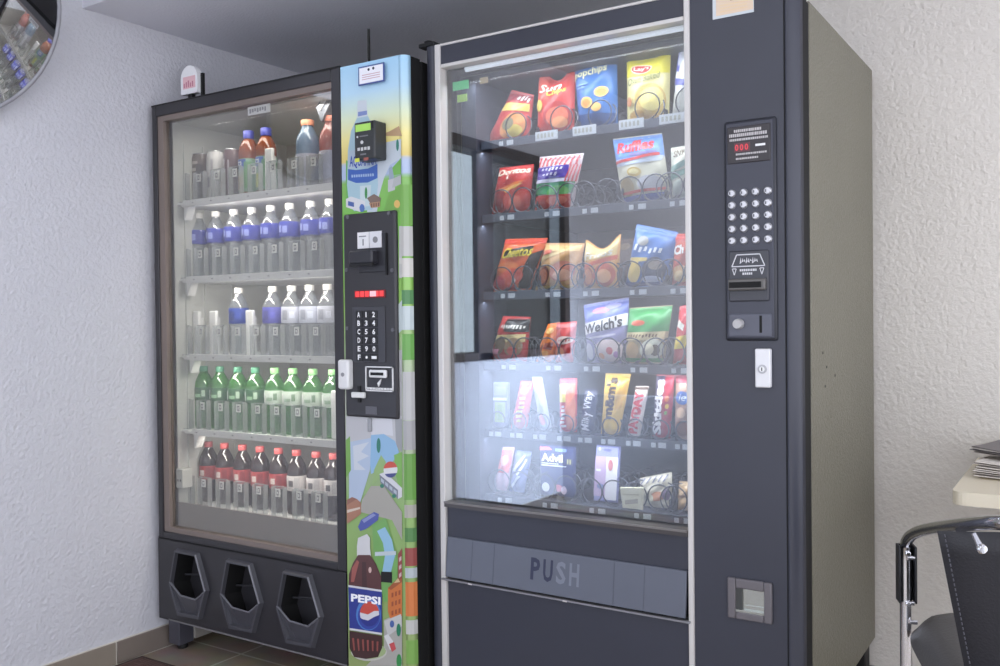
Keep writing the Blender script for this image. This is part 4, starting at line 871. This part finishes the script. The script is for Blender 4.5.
s = Bag('candy_bar', 'red candy bar with yellow top and white upright lettering, fifth tray', (560, 430), (577, 430), (577, 378), (560, 379), YC, K((206, 66, 76), .35), .018, 'candy', CG, foot=F(4))
s.rect((236, 220, 110), .0, .56, .45, .90).quad((230, 130, 90), (.45, .05), (.95, .05), (.95, .9), (.45, .9)).marks((246, 240, 240), .05, .08, .45, .52, 6, True).done()
s = Bag('candy_bar', 'dark navy bar with white script standing on the fifth tray', (580, 432), (594, 432), (598, 389), (585, 389), YC, K((58, 60, 92), .35), .02, 'candy', CG, foot=F(4))
s.text((232, 230, 240), 'Milky Way', .12, .05, .9, .95, rot=True, bold=.02, shear=.2).done()
s = Bag('candy_pouch', "yellow pouch with upright dark m&m's lettering on the fifth tray", (601, 432), (619, 433), (631, 374), (606, 372), YC, K((226, 184, 84), .35), .03, 'candy', CG, foot=F(4))
s.text((70, 50, 40), "m&m's", .16, .26, .60, .93, rot=True, bold=.05).ell((240, 200, 90), .5, .14, .3, .1).quad((206, 160, 70), (.66, .4), (.95, .45), (.97, .95), (.7, .95)).done()
s = Bag('candy_bar', 'leaning white bar with red upright PAYDAY lettering, fifth tray', (627, 433), (640, 433), (649, 386), (636, 386), YC, K((214, 200, 196), .35), .02, 'candy', CG, foot=F(4))
s.text((204, 44, 60), 'PAYDAY', .1, .05, .82, .90, rot=True, bold=.06).rect((120, 100, 90), 0, .93, 1, .98).done()
s = Bag('candy_pouch', 'red pouch with upright white Skittles lettering on the fifth tray', (652, 434), (670, 434), (675, 374), (657, 374), YC, K((176, 36, 66), .35), .025, 'candy', CG, foot=F(4))
s.quad((70, 60, 90), (.0, .04), (.5, .04), (.5, .97), (.0, .97)).text((246, 240, 244), 'Skittles', .04, .05, .56, .92, rot=True, bold=.05).ell((226, 120, 50), .76, .62, .1, .05).ell((230, 190, 70), .78, .5, .08, .04).ell((110, 160, 70), .76, .4, .07, .03).done()
s = Bag('snack_pouch', 'tan pouch with blue oval at the right end of the fifth tray', (675, 434), (700, 434), (702, 372), (676, 372), YC, K((176, 140, 124), .35), .03, 'candy', CG, foot=F(4))
s.ell((74, 110, 180), .34, .62, .3, .10).text((230, 236, 246), 'ie', .2, .58, .5, .68, shear=.3).rect((150, 60, 80), 0, .84, 1, .98).ell((226, 190, 160), .3, .40, .2, .08).ell((140, 90, 76), .34, .16, .26, .12).done()
# row 6
LG = 'packets on the lowest tray'
s = Bag('sweet_packet', 'pink and white packet leaning at the left of the lowest tray', (494, 494), (507, 494), (515, 447), (503, 447), YBAG, K((206, 170, 190), .35), .02, 'packet', LG, foot=F(5))
s.rect((222, 110, 110), .05, .42, .95, .94).ell((240, 180, 170), .5, .7, .3, .12).done()
s = Bag('mint_packet', 'bluish packet with white leaning marks beside the pink packet, lowest tray', (509, 495), (524, 495), (532, 452), (516, 450), YBAG + .004, K((110, 120, 170), .35), .02, 'packet', LG, foot=F(5))
s.quad((232, 236, 244), (.1, .5), (.3, .5), (.75, .9), (.6, .92)).quad((232, 236, 244), (.4, .42), (.55, .42), (.9, .8), (.8, .84)).quad((226, 230, 240), (.1, .1), (.25, .1), (.7, .4), (.55, .42)).done()
# Advil card with a pouch pinned above
b_ = [at(x, y, YBAG) for x, y in ((541, 498), (576, 502), (576, 452), (541, 449))]
s = Bag('medicine_packet', 'dark blue medicine card lettered Advil on the lowest tray', (541, 498), (576, 500), (576, 447), (540, 444), YBAG, K((52, 60, 110), .35), .012, 'packet', LG, foot=F(5), flat=True)
s.quad((226, 120, 140), (.03, .89), (.38, .91), (.30, .97), (.03, .96)).rect((130, 160, 220), .46, .89, .78, .95).text((240, 240, 180), 'Advil', .08, .68, .68, .84, bold=.04).rect((214, 216, 226), .08, .635, .56, .655).rect((220, 222, 232), .08, .595, .78, .62).rect((200, 196, 150), .80, .66, .84, .76).rect((200, 196, 150), .87, .66, .91, .76).ell((230, 230, 240), .20, .18, .11, .09).ell((206, 100, 120), .56, .18, .12, .07).ell((226, 206, 226), .72, .15, .08, .08).done()
s = Bag('hanging_packet', 'lilac and white hang-tab packet between the Advil and the pale cards', (594, 501), (618, 502), (621, 446), (597, 444), YBAG, K((150, 152, 206), .35), .014, 'packet', LG, foot=F(5), flat=True)
s.rect((196, 170, 206), .03, .10, .5, .80).rect((230, 226, 232), .5, .05, .97, .80).ell((100, 100, 150), .52, .92, .16, .025).ell((236, 236, 244), .2, .93, .05, .03).ell((206, 130, 140), .68, .66, .1, .1).ell((120, 130, 180), .3, .28, .14, .05).rect((236, 236, 240), .1, .54, .3, .58).done()
s = Bag('card_packet', 'cream packet lying tilted in front of the striped one, lowest tray', (623, 508), (643, 508), (644, 487), (620, 487), .118, K((226, 218, 190), .4), .012, 'packet', LG, foot=F(5) + .002, flat=True)
s.quad((170, 160, 140), (.2, .2), (.8, .3), (.8, .5), (.2, .4)).rect((190, 180, 150), .15, .65, .85, .7).done()
s = Bag('striped_packet', 'pale packet with diagonal stripes beside the cream packet, lowest tray', (640, 507), (672, 508), (672, 472), (640, 478), YBAG, K((216, 208, 190), .4), .02, 'packet', LG, foot=F(5))
for k in range(5): s.quad((120, 122, 150), (.05 + .18 * k, .78), (.10 + .18 * k, .78), (.20 + .18 * k, .96), (.15 + .18 * k, .96))
s.ell((190, 130, 96), .6, .36, .2, .14).ell((140, 120, 150), .86, .4, .12, .16).ell((230, 226, 206), .3, .3, .2, .16).done()
s = Bag('cracker_packet', 'small tan cracker packet at the right end of the lowest tray', (678, 508), (698, 509), (698, 482), (679, 481), YBAG, K((206, 176, 140), .4), .025, 'packet', LG, foot=F(5))
s.rect((150, 116, 90), .02, .46, .98, .54).ell((226, 190, 150), .4, .74, .3, .12).ell((216, 180, 140), .4, .28, .3, .12).done()

# ================================================================== MIRROR, COUNTER, PAPERS, MAT, CHAIR
t = thing('convex_mirror', 'round convex security mirror on the left wall, cut by the picture corner', 'mirror', (XL, -.70, 2.02))
rad = .30; RC = 1.15; n = 48; TILT = math.radians(24)
MM = Matrix.Translation((XL + .012, -.765, 1.685)) @ Matrix.Rotation(TILT, 4, 'Y') @ Matrix.Translation((0, 0, rad))
def mring(x, r_): return [MM @ Vector((x, r_ * math.cos(a), r_ * math.sin(a))) for a in [2 * PI * i / n for i in range(n)]]
b = B().use(mat('mirror_glass', (196, 198, 204), .02, 1.)); R = []
for k in range(15):
    r_ = rad * (1 - k / 14.4); R.append(mring(.006 + math.sqrt(RC * RC - r_ * r_) - math.sqrt(RC * RC - rad * rad), r_))
b.rings(R, False, True); b.build('mirror_face', t)
b = B().use(K((150, 150, 156), .4)); b.tube(mring(.004, rad + .002), .007, 8, True); b.rings([mring(-.008, rad - .02), mring(.004, rad)], True, False)
b.build('mirror_rim', t)
b = B().use(DARK); b.box(XL, XL + .02, -.795, -.735, 1.92, 2.02, .003); b.tube([(XL + .01, -.715, 2.0), MM @ Vector((-.006, 0, 0))], .012, 10)
b.build('wall_bracket', t)
b = B().use(DARK); q = MM @ Vector((.0, .165, -.265)); b.box(q.x - .012, q.x + .012, q.y - .010, q.y + .010, q.z - .012, q.z + .010, .003); b.build('mounting_clip', t)

# cream counter fixed to the back wall
CTZ = .712; c0 = at(951, 494, .25); cx0 = c0.x
b = B().use(mat('cream_laminate', (234, 224, 200), .4, var=.03))
rr = .03; outl = [(cx0, YB - .002)] + [(cx0 + rr - rr * math.cos(a), .25 + rr - rr * math.sin(a)) for a in [PI / 2 * k / 6 for k in range(7)]] + [(2.4, .25), (2.4, YB - .002)]
top = [Vector((x, y, CTZ)) for x, y in outl]; bot = [Vector((x, y, CTZ - .030)) for x, y in outl]
b.rings([bot, top], smooth=False)
o = b.build('counter', None); tag(o, 'cream laminate counter with rounded corner fixed to the back wall', 'counter')
sp_ = B().use(SHELFW); sp_.box(2.30, 2.33, .30, YB - .012, 0, CTZ - .030, .002); sp_.build('support_panel', o)
md = o.modifiers.new('soft', 'BEVEL'); md.width = .004; md.segments = 2; md.limit_method = 'ANGLE'
b = None
def sheetstack(name, label, cat, corners, z, n, cols_, sag=0.):
    b = B(); 
    for k in range(n):
        b.use(cols_[k % len(cols_)]); jit = [Vector((RNG.uniform(-.006, .006), RNG.uniform(-.006, .006), 0)) for _ in range(4)]
        N = 8; vs = []
        for j in range(N + 1):
            for i in range(N + 1):
                u, v = i / N, j / N
                q = (corners[0] * (1 - u) + corners[1] * u) * (1 - v) + (corners[3] * (1 - u) + corners[2] * u) * v + jit[0] * (1 - u) + jit[1] * u
                q.z = z + k * .0028 +   .014 * (1 - u) ** 2 * (.4 + .6 * k / n) + .003 * math.sin(5 * v + k); vs.append(q)
        up = [p + Vector((0, 0, .0016)) for p in vs]
        fs = [(j * (N + 1) + i, j * (N + 1) + i + 1, (j + 1) * (N + 1) + i + 1, (j + 1) * (N + 1) + i) for j in range(N) for i in range(N)]
        b.add(vs, [f[::-1] for f in fs], True); b.add(up, fs, True)
        m = len(vs)
        b.add(vs + up, [(i, i + 1, m + i + 1, m + i) for i in range(N)] + [(N * (N + 1) + i + 1, N * (N + 1) + i, m + N * (N + 1) + i, m + N * (N + 1) + i + 1) for i in range(N)] + [((j + 1) * (N + 1), j * (N + 1), m + j * (N + 1), m + (j + 1) * (N + 1)) for j in range(N)])
    o = b.build(name, None); return tag(o, label, cat, 'reading matter on the counter')
g1, g2, g3 = K((226, 220, 212), .6), K((120, 114, 114), .5), K((188, 180, 174), .6)
sheetstack('newspaper', 'grey folded newspaper lying on the cream counter, under the glossy magazine', 'newspaper', [Vector((1.262, .46, 0)), Vector((1.62, .40, 0)), Vector((1.66, .70, 0)), Vector((1.30, .76, 0))], CTZ + .001, 9, [g1, g3, g1])
sheetstack('magazine', 'dark glossy magazine on top of the newspaper on the counter', 'magazine', [Vector((1.245, .56, 0)), Vector((1.52, .42, 0)), Vector((1.62, .66, 0)), Vector((1.34, .80, 0))], CTZ + .043, 5, [g3, g2, g1])

# dark entrance mat in the lower left corner
b = B(); b.use(mat('rubber_mat_brown', (66, 50, 48), .85, bump=(350, .8, .006)))
b.box(-1.145, -.35, -1.9, -.135, .0005, .011, .003); b.use(mat('mat_rib', (92, 70, 66), .9))
for k in range(52): b.box(-1.125 + .015 * k, -1.118 + .015 * k, -1.88, -.15, .0105, .0135)
o = b.build('floor_mat', None); tag(o, 'dark brown ribbed floor mat in front of the drinks machine', 'mat')

# chrome armchair, seen from behind
ch = thing('armchair', 'chrome-framed armchair with black leather back, in front of the counter', 'chair', (1.45, -.15, 0))
A0 = at(905, 556, -.10); e1 = at(1000, 522, -.58)
rail = [at(905.5, 545, -.115), at(908, 538.5, -.14), at(914, 533.5, -.17), at(924, 530, -.22), at(938, 527.5, -.29), at(958, 525, -.39), at(980, 523, -.49), at(1003, 522, -.565)]
last = rail[-1]
fac = Vector((-.36, .93, 0)); sid = Vector((.93, .36, 0))
arc = [last + sid * (.03 + .0) - fac * .03, last + sid * .09 - fac * .075, last + sid * .20 - fac * .11, last + sid * .32 - fac * .11, last + sid * .43 - fac * .075, last + sid * .49 - fac * .03]
r0 = rail[0]
right = [Vector((p.x, p.y, p.z)) + sid * .52 for p in rail[::-1]]
legL = [Vector((r0.x + .000, r0.y, z)) for z in (.012, .3, .5, .60)]
legR = [p + sid * .52 for p in legL[::-1]]
def smooth_path(P, it=2):
    for _ in range(it):
        Q = [P[0]]
        for a, c in zip(P[:-1], P[1:]): Q += [a * .75 + c * .25, a * .25 + c * .75]
        P = Q + [P[-1]]
    return P
path = smooth_path(legL + rail + arc + right + legR, 2)
b = B().use(CHROME); b.tube(path, .0110, 14); b.build('tube_frame', ch)
b = B().use(CHROME)
for k in (0, .52):
    a = last + sid * (.03 if k == 0 else .49) - fac * .03
    b.tube([(a.x, a.y, a.z), (a.x - fac.x * .03, a.y - fac.y * .03, .40), (a.x - fac.x * .10, a.y - fac.y * .10, .012)], .0095, 12)
b.build('rear_legs', ch)
for k in (0, .52):                                   # black sleeves at the front legs
    b = B().use(mat('black_sleeve', (30, 30, 34), .45)); q = at(906, 572, -.115) + sid * k
    M = Matrix.Translation(q) @ Matrix.Rotation(math.atan2(sid.y, sid.x), 4, 'Z')
    for x_ in (-.0155, .0135): b.box(x_, x_ + .004, -.014, .016, -.058, .052, .0015, M=M)
    b.box(-.0155, .0175, .012, .017, -.058, .052, .001, M=M)
    for zz in (-.062, .035, ): b.use(CHROME).box(-.004, .006, -.016, -.008, zz, zz + .008, .002, M=M)
    b.build('arm_sleeve', ch)
LEA = mat('black_leather', (31, 31, 37), .5, bump=(260, .25, .003), var=.1); LEA2 = mat('seat_vinyl', (78, 76, 76), .4, bump=(220, .2, .003))
# backrest: a curved padded panel hung below the rail
def pad(b, f, nu, nv, thick, n_):
    fr = [[f(i / nu, j / nv) for i in range(nu + 1)] for j in range(nv + 1)]
    def e(i, j):
        u, v = i / nu, j / nv; return min(1, (min(u, 1 - u) / .06)) ** .5 * min(1, (min(v, 1 - v) / .05)) ** .5
    for sgn in (1, -1):
        vs = [fr[j][i] + n_ * (sgn * thick / 2 * e(i, j)) for j in range(nv + 1) for i in range(nu + 1)]
        fs = [(j * (nu + 1) + i, j * (nu + 1) + i + 1, (j + 1) * (nu + 1) + i + 1, (j + 1) * (nu + 1) + i) for j in range(nv) for i in range(nu)]
        b.add(vs, fs if sgn > 0 else [q[::-1] for q in fs], True)
tl, bl_ = at(937, 532, -.40), at(968, 666, -.34)
def backf(u, v):
    # left edge follows the stitched edge in the photo, the panel runs along sid and bows backwards
    zz = tl.z + .002 - (1 - v) * .36
    edge = Vector((tl.x, tl.y, 0)) * v + Vector((tl.x + .055, tl.y + .06, 0)) * (1 - v)
    w = .50 - .10 * (1 - v)
    q = edge + sid * (w * u) - fac * (.045 * math.sin(PI * u))
    return Vector((q.x, q.y, zz + .012 * math.sin(PI * u)))
b = B().use(LEA); pad(b, backf, 20, 20, .024, fac)
bk = b.build('backrest', ch)
b = B().use(K((84, 84, 92), .6))
for k in range(44):
    v = .02 + .96 * k / 43; p = backf(.014, v) - fac * .0135; q = backf(.014, v + .012) - fac * .0135
    b.tube([p, q], .0010, 5)
b.build('stitching', bk)
b = B().use(mat('bracket_steel', (150, 150, 156), .25, .8))
pc, pt = at(980.5, 548, -.47), at(973, 533, -.47)
b.tube([pt, pt * .5 + pc * .5, pc], [.004, .0045, .006], 10); M = Matrix.Translation(pc) @ Matrix.Rotation(math.atan2(sid.y, sid.x), 4, 'Z')
b.box(-.006, .006, -.004, .010, -.006, .006, .002, M=M)
b.use(CHROME); R = [[pc - fac * d + (sid * math.cos(a) + Vector((0, 0, 1)) * math.sin(a)) * q for a in [2 * PI * i / 14 for i in range(14)]] for q, d in ((.0075, .004), (.0075, .012), (.005, .0135))]
b.rings(R); b.build('bracket', ch)
sl = at(913, 622, -.16)
def seatf(u, v):                       # rounded front corners, nose rolled down
    a, c_ = 2 * u - 1, 2 * v - 1
    k = 1 / max(1e-6, (abs(a) ** 6 + abs(c_) ** 6) ** (1 / 6)) * max(abs(a), abs(c_)) if (a or c_) else 1
    a, c_ = a * k, c_ * k
    q = Vector((sl.x, sl.y, 0)) + sid * (-.008 + .48 * (a + 1) / 2) - fac * (.40 * (1 - (c_ + 1) / 2) - .07)
    return Vector((q.x, q.y, sl.z - .012 - .035 * (1 - v) - .02 * abs(a) ** 3))
b = B().use(mat('seat_vinyl', (60, 58, 60), .35)); pad(b, seatf, 28, 28, .055, Vector((0, 0, 1))); b.build('seat', ch)
for px, py in ((910, 622), (907, 603), (907.5, 558)):
    b = B().use(CHROME); q = at(px, py, -.125); b.tube([q, q + sid * .013], .0045, 10); b.build('bolt', ch)

# ceiling lamp in front of the soffit (a plain fluorescent fitting)
lampx, lampy = .3, -1.9
t = thing('ceiling_light', 'square ceiling light fitting in front of the soffit', 'light', (lampx, lampy, 2.6))
b = B().use(WHITE); b.box(lampx - .31, lampx + .31, lampy - .31, lampy + .31, 2.56, 2.60, .004); b.build('fitting', t)
b = B().use(mat('diffuser', (240, 244, 255), .5, emit=5.)); b.box(lampx - .28, lampx + .28, lampy - .28, lampy + .28, 2.552, 2.562); b.build('diffuser', t)

# ------------------------------------------------------------------ light
W = bpy.data.worlds.new('sky'); bpy.context.scene.world = W; W.use_nodes = True
bg = W.node_tree.nodes['Background']; bg.inputs[0].default_value = (*lin((226, 229, 240)), 1); bg.inputs[1].default_value = 2.5
def area(name, loc, target, size, power, col=(1, 1, 1), sy=None):
    l = bpy.data.lights.new(name, 'AREA'); l.energy = power; l.size = size; l.color = col
    if sy: l.shape = 'RECTANGLE'; l.size_y = sy
    o = bpy.data.objects.new(name, l); C.objects.link(o); o.location = loc
    o.rotation_euler = (Vector(target) - Vector(loc)).to_track_quat('-Z', 'Y').to_euler(); return o
area('drinks_lamp', (-.70, .03, 1.77), (-.70, .25, .9), .56, .9, (1, .97, .92), .04)
for z in SH[:4]: area('drinks_lamp', (-.70, .012, z - .026), (-.70, .11, z - .2), .58, 1.0, (1, .96, .90), .012)  # added strips under the shelves, even fill light on the bottles
area('snack_lamp', (.37, .065, 1.765), (.37, .22, 1.0), .64, 1.5, (.92, .95, 1), .04)
for z in TZ[:5]: area('snack_lamp', (.37, YT + .004, z - .028), (.37, YT + .05, z - .2), .66, .7, (.92, .95, 1), .008)  # invented strips below each tray, extra fill for the packets
area('street_daylight', (.5, -2.35, 1.3), (-1.17, -2.3, .6), .9, 21, (.62, .76, 1), .9).data.spread = math.radians(64)  # added fill on the left wall, brightens its reflection in the snack glass

# ------------------------------------------------------------------ camera
cd = bpy.data.cameras.new('camera'); cam = bpy.data.objects.new('camera', cd); C.objects.link(cam)
cd.sensor_width = 36; cd.lens = FPX / 1000 * 36; cd.clip_start = .05
cam.matrix_world = Matrix(((RW.x, UP.x, -FW.x, CAM.x), (RW.y, UP.y, -FW.y, CAM.y), (RW.z, UP.z, -FW.z, CAM.z), (0, 0, 0, 1)))
sc = bpy.context.scene; sc.camera = cam
sc.view_settings.view_transform = 'Standard'; sc.view_settings.look = 'None'; sc.view_settings.gamma = 1; sc.view_settings.exposure = .36
sc.view_settings.use_curve_mapping = False
sc.cycles.transparent_max_bounces = 32; sc.cycles.max_bounces = 10; sc.cycles.diffuse_bounces = 5; sc.cycles.use_denoising = True
